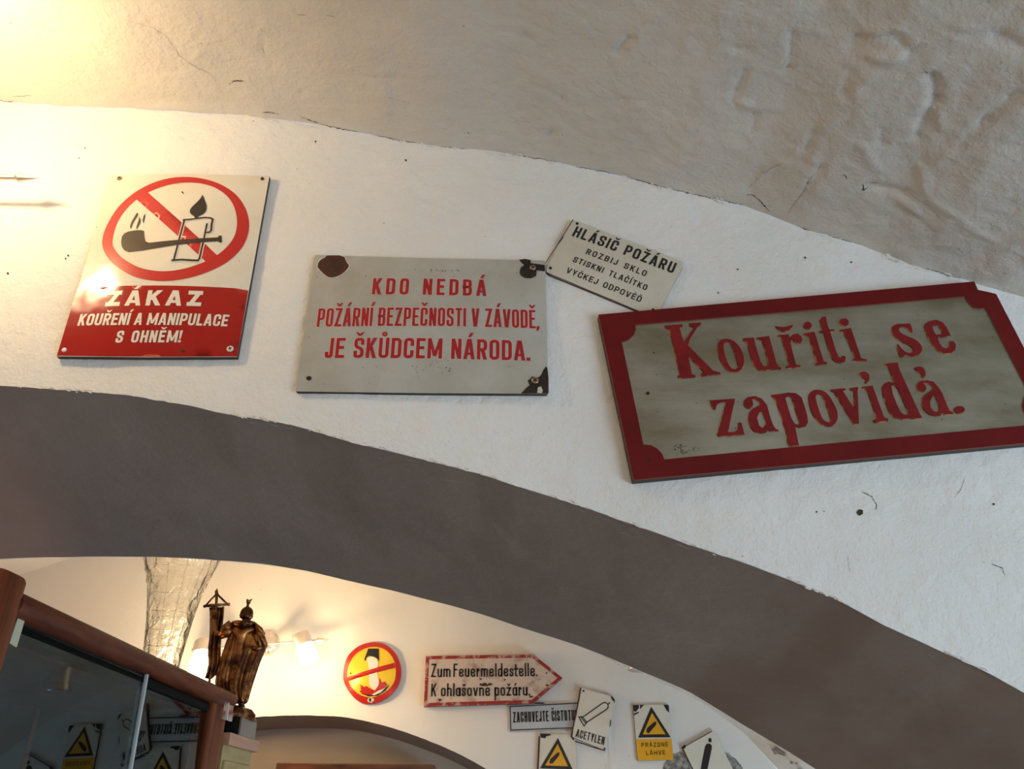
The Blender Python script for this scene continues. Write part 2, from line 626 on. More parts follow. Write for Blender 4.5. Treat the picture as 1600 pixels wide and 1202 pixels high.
for args in ((965, 80, 985, 58, .007, .0055), (985, 72, 1003, 60, .006, -.004), (1238, 50, 1234, 105, .006, .005), (1232, 105, 1222, 110, .005, .003),
             (1150, 76, 1172, 76, .006, .004), (1165, 108, 1150, 140, .005, .0045), (1148, 142, 1145, 155, .006, .005), (1160, 160, 1182, 168, .008, -.005),
             (1180, 165, 1176, 205, .005, .004), (1330, 75, 1350, 55, .010, .006), (1350, 52, 1400, 48, .008, -.005), (1395, 55, 1422, 82, .009, .006),
             (1365, 90, 1390, 95, .008, -.006), (1400, 92, 1425, 70, .006, -.005), (1330, 110, 1318, 150, .008, .005), (1362, 118, 1310, 155, .006, -.004),
             (1460, 118, 1462, 160, .010, .008), (1462, 160, 1432, 215, .010, .006), (1470, 118, 1450, 108, .006, -.004), (1470, 200, 1462, 160, .006, -.004),
             (1310, 180, 1275, 205, .005, -.004), (1275, 205, 1262, 230, .008, .006), (1275, 215, 1268, 250, .006, -.004), (1285, 255, 1262, 285, .005, .004), (1262, 285, 1235, 335, .003, .0025),
             (1180, 285, 1195, 262, .004, -.003), (1195, 262, 1228, 250, .004, -.003), (1345, 225, 1370, 260, .006, -.004), (1378, 200, 1380, 225, .006, .004),
             (1440, 260, 1445, 300, .007, -.004), (1480, 240, 1455, 260, .007, -.003), (1540, 190, 1590, 150, .008, .005), (1560, 60, 1600, 80, .010, .006), (1500, 230, 1540, 190, .006, .004),
             (975, 150, 968, 165, .005, .004), (880, 155, 876, 148, .006, .005), (862, 205, 858, 212, .006, .005), (990, 165, 1000, 160, .005, -.003),
             (985, 55, 1025, 20, .006, -.003), (820, 55, 830, 62, .006, .005), (1120, 28, 1128, 20, .004, -.003), (1090, 230, 1108, 215, .004, -.0035), (1060, 255, 1085, 250, .004, -.003),
             (1450, 310, 1500, 340, .006, -.003), (1395, 300, 1430, 330, .007, -.004), (1500, 345, 1550, 375, .006, -.003), (1420, 330, 1460, 365, .005, .003), (1330, 350, 1380, 345, .004, -.003),
             (310, 85, 305, 92, .005, -.003), (408, 55, 414, 85, .003, .003), (475, 142, 470, 150, .005, .003), (600, 110, 605, 160, .006, -.002), (560, 120, 620, 125, .006, .0016), (1070, 75, 1080, 45, .005, -.003),
             (1240, 45, 1290, 52, .004, -.003), (1530, 45, 1490, 42, .005, -.003), (1410, 300, 1360, 290, .012, .006)):
    cm(*args)
for k in range(70):                       # minor lumps and scars, denser to the right
    px = 500 + 1100 * random.random() ** 0.7
    py = random.uniform(5, 150 + 0.16 * px)
    a = random.uniform(0, math.pi)
    ln = random.uniform(3, 22)
    cm(px, py, px + ln * math.cos(a), py + ln * 0.6 * math.sin(a), random.uniform(.002, .005), random.uniform(-.0022, .0022))


def ceil_disp(X, Yc):
    reg = np.clip((X + 0.1) / 0.9, 0.15, 1.0)
    return 0.009 * fbm(X * 4, Yc * 4, 3) + reg * 0.0060 * fbm(X * 19, Yc * 19, 5) + 0.0010 * fbm(X * 80, Yc * 80, 3) + 0.9 * dents(X, Yc, c_marks)


ys = axis_steps([(-3.0, 0.3, 0.11), (0.3, D1, 0.0048)])
X, Yg = np.meshgrid(xs, ys, indexing='ij')
edge = np.clip((D1 - Yg) / 0.02, 0, 1)
Z = aC(X) + ceil_disp(X, Yg) * edge + 0.0022 * fbm(X * 40, X * 0, 3) * (1 - edge)
mb = MB()
mb.add(np.stack([X, Yg, Z], -1).reshape(-1, 3), grid_faces(len(xs), len(ys), True))
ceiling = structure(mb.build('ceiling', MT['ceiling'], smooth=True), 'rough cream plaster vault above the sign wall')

# grey soffit of the arch, its jambs, and the far side of the wall
nA, nD = 420, 40
tt = np.linspace(0, 1, nA)
# finer in view
xa = JL + (JR - JL) * tt
xb_l, xb_r = JL + 0.06, JR - 0.05
xb = xb_l + (xb_r - xb_l) * tt
za, zb = aA(xa), aB(xb)
PA = np.stack([xa, np.full(nA, D1 + 0.002), za], -1)
PB = np.stack([xb, np.full(nA, YB), zb], -1)
s_ = np.linspace(0, 1, nD)[None, :, None]
G = PA[:, None, :] * (1 - s_) + PB[:, None, :] * s_
wv = 0.006 * fbm(G[..., 0] * 5, G[..., 1] * 6, 3) * np.sin(np.pi * s_[..., 0])
G[..., 2] += wv
G[:, -1, 2] += 0.0022 * fbm(xb * 9, xb * 0 + 2.0, 3)
mb = MB()
mb.add(G.reshape(-1, 3), grid_faces(nA, nD, True))
soffit = structure(mb.build('trim_1', MT['soffit'], smooth=True), 'grey-brown painted underside of the wide arch')
mb = MB()
for (pa, pb) in ((PA[0], PB[0]), (PA[-1], PB[-1])):
    mb.add([pa, pb, (pb[0], pb[1], FLOOR), (pa[0], pa[1], FLOOR)], [(0, 1, 2, 3)])
structure(mb.build('trim_2', MT['soffit']), 'grey-brown painted jambs of the wide arch')
xs2 = axis_steps([(XL, XR, 0.05)])
mb = wall_strip('wall_middle', YB, lambda x: aE(x) + 0.02, lambda x: np.where((x < xb_l) | (x > xb_r), FLOOR, aB(x)), xs2, MT['backwall'], 12, flip=True)
structure(mb.build('wall_middle', MT['backwall']), 'far side of the arch wall')

# back room: sign wall with its own arch, vault, recess behind
FL, FR = -1.9, 0.42
xs3 = axis_steps([(XL, -2.2, 0.08), (-2.2, 1.3, 0.012), (1.3, XR, 0.08)])
jag2 = lambda x: 0.003 * np.abs(fbm(np.asarray(x) * 30, np.asarray(x) * 0 + 5.5, 3))
mb = wall_strip('wall_back', D2, lambda x: aE(x) + 0.004, lambda x: np.where((x < FL) | (x > FR), FLOOR, aF(x) - jag2(x)), xs3, MT['backwall'], 70,
                disp=lambda X, Z: 0.006 * fbm(X * 4, Z * 4, 3))
wall_back = structure(mb.build('wall_back', MT['backwall'], smooth=True), 'cream wall of the back room with small signs above its arch')
ys3 = axis_steps([(YB, D2, 0.04)])
X, Yg = np.meshgrid(xs3, ys3, indexing='ij')
Z = aE(X) + 0.006 * fbm(X * 5, Yg * 5, 3) * np.clip((D2 - Yg) / .05, 0, 1)
mb = MB()
mb.add(np.stack([X, Yg, Z], -1).reshape(-1, 3), grid_faces(len(xs3), len(ys3), True))
vault_back = structure(mb.build('ceiling_back', MT['backwall'], smooth=True), 'plaster vault of the back room')
vault_back.name = 'ceiling.001'
xf = np.linspace(FL, FR, 80)
YR = D2 + 0.22
mb = MB()
P = np.stack([np.stack([xf, np.full(80, y), aF(xf) - 0.01 * k], -1) for k, y in enumerate((D2 + 0.003, (D2 + YR) / 2, YR))], 1)
mb.add(P.reshape(-1, 3), grid_faces(80, 3, True))
for x in (0, -1):
    mb.add([P[x, 0], P[x, 2], (P[x, 2][0], YR, FLOOR), (P[x, 0][0], D2, FLOOR)], [(0, 1, 2, 3)])
structure(mb.build('trim_3', MT['soffit'], smooth=False), 'grey underside of the back arch')
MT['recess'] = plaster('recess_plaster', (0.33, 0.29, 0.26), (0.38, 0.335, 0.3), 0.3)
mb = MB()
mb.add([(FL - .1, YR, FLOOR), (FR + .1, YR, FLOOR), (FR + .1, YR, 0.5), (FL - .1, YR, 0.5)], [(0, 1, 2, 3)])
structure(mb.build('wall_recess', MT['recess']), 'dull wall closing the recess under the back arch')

# floor, side walls with window openings, rear wall
mb = MB()
mb.add([(XL, -3, FLOOR), (XR, -3, FLOOR), (XR, YR, FLOOR), (XL, YR, FLOOR)], [(0, 1, 2, 3)])
structure(mb.build('floor', MT['floor']), 'worn brown floor')
mb = MB()
mb.add([(XL, -3, FLOOR), (XL, YR, FLOOR), (XL, YR, 1.2), (XL, -3, 1.2)], [(0, 1, 2, 3)])
structure(mb.build('wall_left', MT['wall']), 'left side wall')


def holed_wall(name, xw, holes, y0, y1, z0, z1, material, label):
    """rectangular wall in the plane x = xw with window holes (ya, yb, za, zb) side by side"""
    mb = MB()
    cur = y0
    quad = lambda a, b, c, d: mb.add([(xw, a, c), (xw, b, c), (xw, b, d), (xw, a, d)], [(0, 1, 2, 3)])
    for (ya, yb, za, zb) in holes:
        quad(cur, ya, z0, z1)
        quad(ya, yb, z0, za)
        quad(ya, yb, zb, z1)
        cur = yb
    quad(cur, y1, z0, z1)
    return structure(mb.build(name, material), label)


holed_wall('wall_right', XR, [(-1.45, 0.35, -1.05, -0.05), (1.8, 2.8, -1.05, -0.12)], -3, YR, FLOOR, 1.2, MT['wall'], 'right side wall with two windows')
MT['frame'] = mat('white_window_paint', (0.7, 0.7, 0.68), 0.4)
for k, (ya, yb, za, zb) in enumerate([(-1.45, 0.35, -1.05, -0.05), (1.8, 2.8, -1.05, -0.12)]):
    mb = MB()
    for y in (ya, yb):
        mb.box((XR + 0.05, y, (za + zb) / 2), (0.06, 0.06, zb - za + .06))
    for z in (za, zb):
        mb.box((XR + 0.05, (ya + yb) / 2, z), (0.06, yb - ya - .06, 0.06))
    structure(mb.build('window_%d' % (k + 1), MT['frame']), 'white window frame in the right wall')
mb = MB()
mb.add([(XL, -3, FLOOR), (XR, -3, FLOOR), (XR, -3, 1.2), (XL, -3, 1.2)], [(0, 1, 2, 3)])
structure(mb.build('wall_rear', MT['wall']), 'wall behind the viewer')


# ------------------------------------------------------------------ cracks, chips and stains of the plaster
def crack_ribbon(pts3, nrm, w, jit):
    mb = MB()
    P = [np.array(p) for p in pts3]
    fine = []
    for a, b in zip(P[:-1], P[1:]):
        n = max(2, int(np.linalg.norm(b - a) / 0.0022))
        fine += [a + (b - a) * k / n for k in range(n)]
    fine.append(P[-1])
    nrm = np.array(nrm, float)
    vs = []
    for i, p in enumerate(fine):
        t = fine[min(i + 1, len(fine) - 1)] - fine[max(i - 1, 0)]
        sd = np.cross(nrm, t)
        sd /= np.linalg.norm(sd) + 1e-9
        q = p + sd * random.uniform(-jit, jit)
        ww = w * random.uniform(0.15, 1.0) * math.sin(math.pi * (i + .6) / (len(fine) + .2)) ** 0.4
        vs += [q - sd * ww / 2, q + sd * ww / 2]
    mb.add(vs, [(2 * i, 2 * i + 1, 2 * i + 3, 2 * i + 2) for i in range(len(fine) - 1)])
    return mb


def ceil_surf(px, py, lift=0.0006):
    p = ceil_pt(px, py)
    x, y = np.array([p[0]]), np.array([p[1]])
    e = min(1, max(0, (D1 - p[1]) / 0.02))
    z = float(aC(x)[0]) + float(ceil_disp(x, y)[0]) * e + 0.0022 * float(fbm(x * 40, x * 0, 3)[0]) * (1 - e)
    return (p[0], p[1], z - lift)


def ceil_line(pts):
    out = []
    for (a, b) in zip(pts[:-1], pts[1:]):
        n = max(1, int(math.hypot(b[0] - a[0], b[1] - a[1]) / 4))
        out += [ceil_surf(a[0] + (b[0] - a[0]) * k / n, a[1] + (b[1] - a[1]) * k / n) for k in range(n)]
    out.append(ceil_surf(*pts[-1]))
    return out


for pts, w, j in (([(410, 176), (420, 176), (436, 179)], .0022, .0005), ([(470, 184), (478, 186), (486, 189), (497, 192)], .0026, .0008),
                  ([(18, 150), (50, 148)], .0010, .0005), ([(363, 128), (367, 127), (380, 127)], .0030, .001), ([(357, 133), (366, 128)], .0012, .0005),
                  ([(1166, 302), (1175, 301), (1185, 308), (1195, 320), (1203, 330)], .0022, .0006), ([(463, 24), (480, 25)], .0012, .0004), ([(508, 25), (525, 29)], .0010, .0005),
                  ([(1347, 284), (1349, 296), (1356, 292)], .0026, .001), ([(1318, 268), (1323, 276)], .0014, .0006), ([(1362, 286), (1372, 284)], .0014, .0006),
                  ([(1445, 112), (1452, 118)], .0035, .001), ([(407, 45), (409, 50)], .001, .0004), ([(409, 75), (413, 86)], .0012, .0006)):
    crack_ribbon(ceil_line(pts), (0, 0, -1), w, j).build('crack', MT['crack'], ceiling)
MT['hair'] = mat('faint_crack', (0.30, 0.24, 0.18), 0.9)
for pts, w, j in (([(200, 33), (240, 45), (262, 62), (280, 88), (300, 102), (330, 118), (348, 152)], .0010, .0008), ([(1285, 255), (1265, 275), (1258, 295), (1240, 318), (1230, 335)], .0014, .0008),
                  ([(1168, 292), (1180, 280), (1195, 262), (1222, 250)], .0012, .0006), ([(600, 150), (640, 160)], .0008, .0005), ([(1420, 300), (1450, 320), (1475, 345)], .0010, .001)):
    crack_ribbon(ceil_line(pts), (0, 0, -1), w, j).build('crack', MT['hair'], ceiling)
# broken crack along the meeting of wall and vault
segs = [(0, 22), (500, 560), (590, 650), (690, 730), (800, 870), (900, 960), (985, 1040), (1050, 1120), (1130, 1160), (1250, 1265), (1300, 1330), (1440, 1500)]
for a, b in segs:
    pts = []
    for px in np.linspace(a, b, max(3, int((b - a) / 6))):
        py = np.interp(px, [p[0] for p in C_px], [p[1] for p in C_px]) - 0.8
        pts.append(ceil_surf(px, py))
    crack_ribbon(pts, (0, -0.5, -0.8), .0016, .0011).build('crack', MT['crack'], ceiling)


def chips(curve_px, Y, ranges, name, parent, material, size, side):
    mb = MB()
    for (a, b, n) in ranges:
        for _ in range(n):
            px = random.uniform(a, b)
            py = np.interp(px, [p[0] for p in curve_px], [p[1] for p in curve_px]) + random.gauss(0, 1.6) + side
            c = on_y(px, py, Y)
            r = size * random.uniform(0.4, 1.3)
            st = random.uniform(1.0, 2.6)
            ph = random.uniform(0, 6)
            ring = [c + np.array([r * st * math.cos(t + ph) * random.uniform(.6, 1.1), -random.uniform(0, .0008), -0.3 * r * st * math.cos(t + ph) + 0.6 * r * math.sin(t + ph) * random.uniform(.6, 1.1)]) for t in np.linspace(0, 2 * math.pi, 8)[:-1]]
            top = c + np.array([0, -r * 0.7, 0])
            mb.add(ring + [top], [(i, (i + 1) % 7, 7) for i in range(7)][::1])
    o = mb.build(name, material, parent)
    o['kind'] = 'stuff'
    return o


chips(C_px, D1 - 0.004, [(380, 520, 14), (620, 900, 34), (960, 1180, 26), (1250, 1300, 4), (1360, 1520, 24), (0, 40, 3)], 'loose_plaster', wall_front, MT['chip'], .0022, 1)
chips(A_px, D1 - 0.002, [(20, 150, 16), (100, 140, 12), (360, 430, 34), (480, 620, 14), (640, 800, 24), (860, 1000, 16), (1060, 1120, 12), (1230, 1330, 30), (1450, 1560, 14)], 'loose_plaster', wall_front, MT['chip'], .0021, -1)


def w1_surf(px, py, lift=.0008):
    p = on_y(px, py, D1)
    d = float(w1_disp(np.array([p[0]]), np.array([p[2]]))[0]) * min(1, max(.15, (p[2] - float(aA(p[0]))) / .03))
    return np.array([p[0], D1 - d - lift, p[2]])


for pts, w, j in (([(1346, 768), (1362, 776), (1370, 788), (1369, 798)], .0016, .0003), ([(1534, 878), (1552, 882), (1566, 888), (1571, 900)], .0012, .0003),
                  ([(1508, 745), (1502, 765), (1492, 778)], .0010, .0004), ([(1325, 870), (1327, 895)], .0008, .0008), ([(915, 402), (918, 398)], .001, .0005)):
    crack_ribbon([w1_surf(*p) for p in pts], (0, -1, 0), w, j).build('crack', MT['crack'] if w > .0011 else MT['hair'], wall_front)


def blob(c, r, n=14, rough=.3, sq=1.0, rot=0.0):
    out = []
    for k in range(n):
        a = 2 * math.pi * k / n
        rr = r * (1 + random.uniform(-rough, rough))
        x, y = rr * math.cos(a), rr * sq * math.sin(a)
        out.append((c[0] + x * math.cos(rot) - y * math.sin(rot), c[1] + x * math.sin(rot) + y * math.cos(rot)))
    return out


mb = MB()
for (px, py, r) in ((1343.5, 801, 5.2), (1553, 788, 1.8), (1275, 801, 1.3), (1287, 800, .9), (1258, 403, 1.8), (1153, 421, 1.3), (634, 250, 1.6), (493, 221, 1.4), (133, 232, 1.2), (124, 248, 1.2), (12, 427, 2.0),
                    (107, 400, 1.4), (103, 405, 1.2), (152, 356, 1.2), (160, 337, 1.3), (1160, 870, .9), (1330, 410, 1.2), (1122, 458, 1.2), (1318, 1060, .1)):
    ring = [w1_surf(*q) for q in blob((px, py), r, 12, .2)]
    mb.add(ring, [tuple(range(12))])
o = mb.build('wall_pit', MT['crack'], wall_front)
o['kind'] = 'stuff'

# ------------------------------------------------------------------ printed / embossed work on signs
def point_in(loops, x, y):
    inside = False
    for lp in loops:
        n = len(lp)
        j = n - 1
        for i in range(n):
            xi, yi = lp[i]
            xj, yj = lp[j]
            if (yi > y) != (yj > y) and x < (xj - xi) * (y - yi) / (yj - yi) + xi:
                inside = not inside
            j = i
    return inside


def resample(lp, step, closed=True):
    out = []
    n = len(lp)
    for i in range(n if closed else n - 1):
        a, b = np.array(lp[i]), np.array(lp[(i + 1) % n])
        k = max(1, int(math.ceil(np.linalg.norm(b - a) / step)))
        out += [tuple(a + (b - a) * t / k) for t in range(k)]
    if not closed:
        out.append(tuple(lp[-1]))
    return out


def chaikin(lp, it=1):
    for _ in range(it):
        o = []
        for i in range(len(lp)):
            a, b = np.array(lp[i]), np.array(lp[(i + 1) % len(lp)])
            o += [tuple(a * .75 + b * .25), tuple(a * .25 + b * .75)]
        lp = o
    return lp


def catmull(lp, k=5):
    o = []
    n = len(lp)
    P = [np.array(p, float) for p in lp]
    for i in range(n):
        p0, p1, p2, p3 = P[i - 1], P[i], P[(i + 1) % n], P[(i + 2) % n]
        for t in np.arange(k) / k:
            o.append(tuple(0.5 * ((2 * p1) + (-p0 + p2) * t + (2 * p0 - 5 * p1 + 4 * p2 - p3) * t * t + (-p0 + 3 * p1 - 3 * p2 + p3) * t ** 3)))
    return o


def fill2d(loops, step):
    """triangulate loops (even-odd) with inner grid points"""
    pts = []
    edges = []
    for lp in loops:
        b = len(pts)
        pts += [Vector(p) for p in lp]
        edges += [(b + i, b + (i + 1) % len(lp)) for i in range(len(lp))]
    A = np.array([tuple(p) for p in pts])
    lo, hi = A.min(0), A.max(0)
    if step:
        for x in np.arange(lo[0] + step / 2, hi[0], step):
            for y in np.arange(lo[1] + step / 2, hi[1], step):
                if point_in(loops, x, y) and np.min(np.hypot(A[:, 0] - x, A[:, 1] - y)) > step * 0.45:
                    pts.append(Vector((x, y)))
    v, e, f, *_ = delaunay_2d_cdt(pts, edges, [], 0, 1e-7)
    v = [tuple(q) for q in v]
    out = []
    for t in f:
        c = np.mean([v[i] for i in t], axis=0)
        if point_in(loops, c[0], c[1]):
            a, b_, c_ = (np.array(v[i]) for i in t[:3])
            cr = (b_[0] - a[0]) * (c_[1] - a[1]) - (b_[1] - a[1]) * (c_[0] - a[0])
            if abs(cr) > 1e-12:
                out.append(tuple(t) if cr > 0 else tuple(t)[::-1])
    return v, out


class Sign:
    """a sign plate on the wall plane Y; work on it is measured as points of its surface"""

    def __init__(s, name, label, Y, quad, bulge=0.0, off=0.006, cat='sign'):
        s.Y0 = Y - off
        s.bulge = 0.0
        q = [on_y(a, b, s.Y0)[[0, 2]] for a, b in quad]      # TL TR BR BL
        s.c = np.mean(q, axis=0)
        ex = (q[1] - q[0] + q[2] - q[3]) / 2
        s.hw = np.linalg.norm(ex) / 2
        s.ex = ex / np.linalg.norm(ex)
        ez = (q[0] - q[3] + q[1] - q[2]) / 2
        s.hh = np.linalg.norm(ez) / 2
        s.ez = ez / np.linalg.norm(ez)
        s.bulge = bulge
        s.Yw = Y
        s.root = thing(name, label, cat, (s.c[0], s.Y0, s.c[1]))
        s.step = 0.012 if Y < 2 else 0.03

    def y(s, x, z, h):
        if s.bulge:
            r = np.array([x, z]) - s.c
            u = min(1, abs(r @ s.ex) / s.hw)
            v = min(1, abs(r @ s.ez) / s.hh)
            return s.Y0 - h - s.bulge * (1 - u ** 2) * (1 - v ** 2)
        return s.Y0 - h

    def P(s, p):
        Y = s.Y0
        for _ in range(3):
            q = on_y(p[0], p[1], Y)
            Y = s.y(q[0], q[2], 0)
        return (q[0], q[2])

    def lift(s, xz, h):
        return (xz[0], s.y(xz[0], xz[1], h), xz[1])

    def fill(s, name, loops, material, h=.0003, px=True, smooth_=0, cat=0, parent=None, mb=None, mi=0):
        L2 = []
        for lp in loops:
            if cat:
                lp = catmull(lp, cat)
            if smooth_:
                lp = chaikin(lp, smooth_)
            q = [s.P(p) for p in lp] if px else lp
            L2.append(resample(q, s.step))
        v, f = fill2d(L2, s.step)
        own = mb is None
        mb = mb or MB()
        mb.add([s.lift(p, h) for p in v], f, mi)
        if own:
            return mb.build(name, material, parent or s.root, smooth=True)

    def slab(s, name, loops, mats, h0, h1, px=True, taper=0.0, smooth_=0, parent=None, mb=None, sm=True):
        """raised shape: top face at h1, skirt down to h0 (widening by taper)"""
        own = mb is None
        mb = mb or MB()
        L2 = []
        for lp in loops:
            if smooth_:
                lp = chaikin(lp, smooth_)
            q = [s.P(p) for p in lp] if px else lp
            L2.append(resample(q, s.step))
        v, f = fill2d(L2, s.step)
        mb.add([s.lift(p, h1) for p in v], f, 0)
        for k, lp in enumerate(L2):
            ar = sum(lp[i - 1][0] * lp[i][1] - lp[i][0] * lp[i - 1][1] for i in range(len(lp)))
            sg = 1 if ar > 0 else -1
            if k > 0:
                sg = -sg
            n = len(lp)
            out = []
            for i in range(n):
                a, b = np.array(lp[i - 1]), np.array(lp[(i + 1) % n])
                d = b - a
                d /= np.linalg.norm(d) + 1e-12
                nn = np.array([d[1], -d[0]]) * sg
                out.append(tuple(np.array(lp[i]) + nn * taper))
            vs = [s.lift(p, h1) for p in lp] + [s.lift(p, h0) for p in out]
            mb.add(vs, [((i + 1) % n, i, n + i, n + (i + 1) % n) for i in range(n)], 1)
        if own:
            return mb.build(name, mats, parent or s.root, smooth=False)

    def stroke(s, mb, pts, t, h, closed=False, square=True):
        """ribbon of width t along pts (plane coordinates) with mitred corners"""
        P = [np.array(p, float) for p in pts]
        Q = [P[0]]
        for p in P[1:]:
            if np.linalg.norm(p - Q[-1]) > 1e-6:
                Q.append(p)
        if closed and np.linalg.norm(Q[0] - Q[-1]) < 1e-6:
            Q.pop()
        P = Q
        if len(P) < 2:
            return
        if square and not closed:
            d0 = P[0] - P[1]
            P[0] = P[0] + d0 / np.linalg.norm(d0) * t / 2
            d1 = P[-1] - P[-2]
            P[-1] = P[-1] + d1 / np.linalg.norm(d1) * t / 2
        P = [np.array(p) for p in resample([tuple(p) for p in P], s.step, closed)]
        n = len(P)
        vs = []
        for i in range(n):
            a = P[i - 1] if (i > 0 or closed) else None
            b = P[(i + 1) % n] if (i < n - 1 or closed) else None
            d1 = (P[i] - a) if a is not None else (b - P[i])
            d2 = (b - P[i]) if b is not None else d1
            d1 = d1 / (np.linalg.norm(d1) + 1e-12)
            d2 = d2 / (np.linalg.norm(d2) + 1e-12)
            n1 = np.array([-d1[1], d1[0]])
            n2 = np.array([-d2[1], d2[0]])
            mm = n1 + n2
            mm /= np.linalg.norm(mm) + 1e-12
            k = t / 2 / max(0.45, mm @ n1)
            vs += [s.lift(P[i] + mm * k, h), s.lift(P[i] - mm * k, h)]
        fs = [(2 * i + 1, 2 * ((i + 1) % n) + 1, 2 * ((i + 1) % n), 2 * i) for i in range(n if closed else n - 1)]
        mb.add(vs, fs)

    def text(s, txt, bl, br, tl, material, t=0.2, gap=0.2, h=.0005, slant=0.0, name='lettering', halo=None, space=0.45, xh=0.68, rr=0.32, wk=None):
        O = np.array(s.P(bl))
        X = np.array(s.P(br)) - O
        total = np.linalg.norm(X)
        X = X / total
        U = np.array([-X[1], X[0]])
        H = (np.array(s.P(tl)) - O) @ U
        total /= H
        ws = [glyph_w(c, xh) for c in txt]
        ng = sum(1 for c in txt[:-1] if c != ' ')
        k = (total - gap * (len(txt) - 1) - space * txt.count(' ') * 1.0) / sum(w for w, c in zip(ws, txt) if c != ' ')
        passes = []
        if halo:
            passes.append((halo[0], halo[1], -0.00015))
        passes.append((material, 0.0, 0.0))
        for (mm, grow, dh) in passes:
            mb = MB()
            x = 0.0
            for c, w in zip(txt, ws):
                if c == ' ':
                    x += space + gap
                    if mb.v:
                        mb.build(name if mm is material else 'letter_outline', mm, s.root)
                        mb = MB()
                    continue
                gw = w * k
                for kind, pts, closed in glyph(c, gw, t, xh, rr):
                    if kind == 'L':
                        q = [O + (X * (px_ + x + slant * py_) + U * py_) * H for px_, py_ in pts]
                        s.stroke(mb, q, (t + grow) * H, h + dh, closed)
                    else:      # polygon
                        q = pts
                        if grow:
                            c0 = np.mean(pts, axis=0)
                            q = [tuple(c0 + (np.array(p) - c0) * (1 + grow * 0.6)) for p in pts]
                        q = [O + (X * (px_ + x + slant * py_) + U * py_) * H for px_, py_ in q]
                        mb.add([s.lift(p, h + dh) for p in q], [tuple(range(len(q)))])
                x += gw + gap
            mb.build(name if mm is material else 'letter_outline', mm, s.root)

    def screw(s, p, r=0.004, material=None, cross=True):
        q = s.P(p)
        y = s.y(q[0], q[1], 0)
        mb = MB()
        mb.lathe((q[0], y + 0.0015, q[1]), (0, -1, 0), [(r, 0), (r, .0022), (r * .8, .0032), (r * .35, .0034), (r * .3, .0024)], 14)
        o = mb.build('screw', material or MT['screw'], s.root, smooth=False)
        if cross:
            m2 = MB()
            for a in (0.5, 2.07):
                dx, dz = math.cos(a) * r * .5, math.sin(a) * r * .5
                n_ = np.array([-dz, dx]) * .3
                m2.add([(q[0] - dx - n_[0], y - .0021, q[1] - dz - n_[1]), (q[0] + dx - n_[0], y - .0021, q[1] + dz - n_[1]), (q[0] + dx + n_[0], y - .0021, q[1] + dz + n_[1]), (q[0] - dx + n_[0], y - .0021, q[1] - dz + n_[1])], [(0, 1, 2, 3)])
            m2.build('screw_slot', MT['crack'], o)

    def specks(s, n, region, rad, material=None, name='enamel_speck'):
        """fly specks and pinholes: too many and too small to be things"""
        mb = MB()
        for _ in range(n):
            u, v = random.uniform(-.97, .97), random.uniform(-.95, .95)
            if region:
                u = region[0] + (region[1] - region[0]) * random.random()
                v = region[2] + (region[3] - region[2]) * random.random()
            c = s.c + s.ex * s.hw * u + s.ez * s.hh * v
            r = rad * random.uniform(.4, 1.5)
            mb.add([s.lift(p, .0007) for p in blob(c, r, 6, .35, random.uniform(.4, 1), random.uniform(0, 3))], [tuple(range(6))])
        o = mb.build(name, material or MT['rust'], s.root)
        o['kind'] = 'stuff'


# ---- stroke alphabet: unit box, y = 0 baseline, y = 1 cap height
CARON, ACUTE, RING = '\u030c', '\u0301', '\u030a'
WID = dict(I=0.0, J=.8, L=.85, T=.95, M=1.45, A=1.08, V=1.05, W=1.5, E=.9, F=.85, m=1.55, l=0.0, i=0.0, t=.62, r=.65, s=.85, f=.6)


def base_of(c):
    d = unicodedata.normalize('NFD', c)
    return d[0], (d[1] if len(d) > 1 else None)


def glyph_w(c, xh):
    if c == ' ':
        return 0
    if c in '.,!':
        return 0.22
    b, _ = base_of(c)
    w = WID.get(b, 1.0)
    if w == 0.0:
        return 0.30
    return w if b.isupper() else w * 0.9


def round_path(pts, r, closed):
    """round the corners flagged by r > 0"""
    out = []
    n = len(pts)
    for i in range(n):
        p = np.array(pts[i][:2], float)
        ri = r * (pts[i][2] if len(pts[i]) > 2 else 1)
        if ri <= 0 or (not closed and i in (0, n - 1)):
            out.append(tuple(p))
            continue
        a = np.array(pts[i - 1][:2], float)
        b = np.array(pts[(i + 1) % n][:2], float)
        da, db = a - p, b - p
        la, lb = np.linalg.norm(da), np.linalg.norm(db)
        q = min(ri, la * .5, lb * .5)
        p0, p1 = p + da / la * q, p + db / lb * q
        for t in np.linspace(0, 1, 6):
            # quarter-ellipse-like blend
            w0, w1, w2 = (1 - t) ** 2, 1.2 * 2 * t * (1 - t) * 0.9, t ** 2
            sm_ = w0 + w1 + w2
            out.append(tuple((p0 * w0 + p * w1 + p1 * w2) / sm_))
    return out


def diag(x0, y0, x1, y1, t):
    dx, dy = x1 - x0, y1 - y0
    hw_ = t / 2 * math.hypot(dx, dy) / abs(dy)
    return ('P', [(x0 - hw_, y0), (x0 + hw_, y0), (x1 + hw_, y1), (x1 - hw_, y1)] if dy > 0 else [(x1 - hw_, y1), (x1 + hw_, y1), (x0 + hw_, y0), (x0 - hw_, y0)], False)


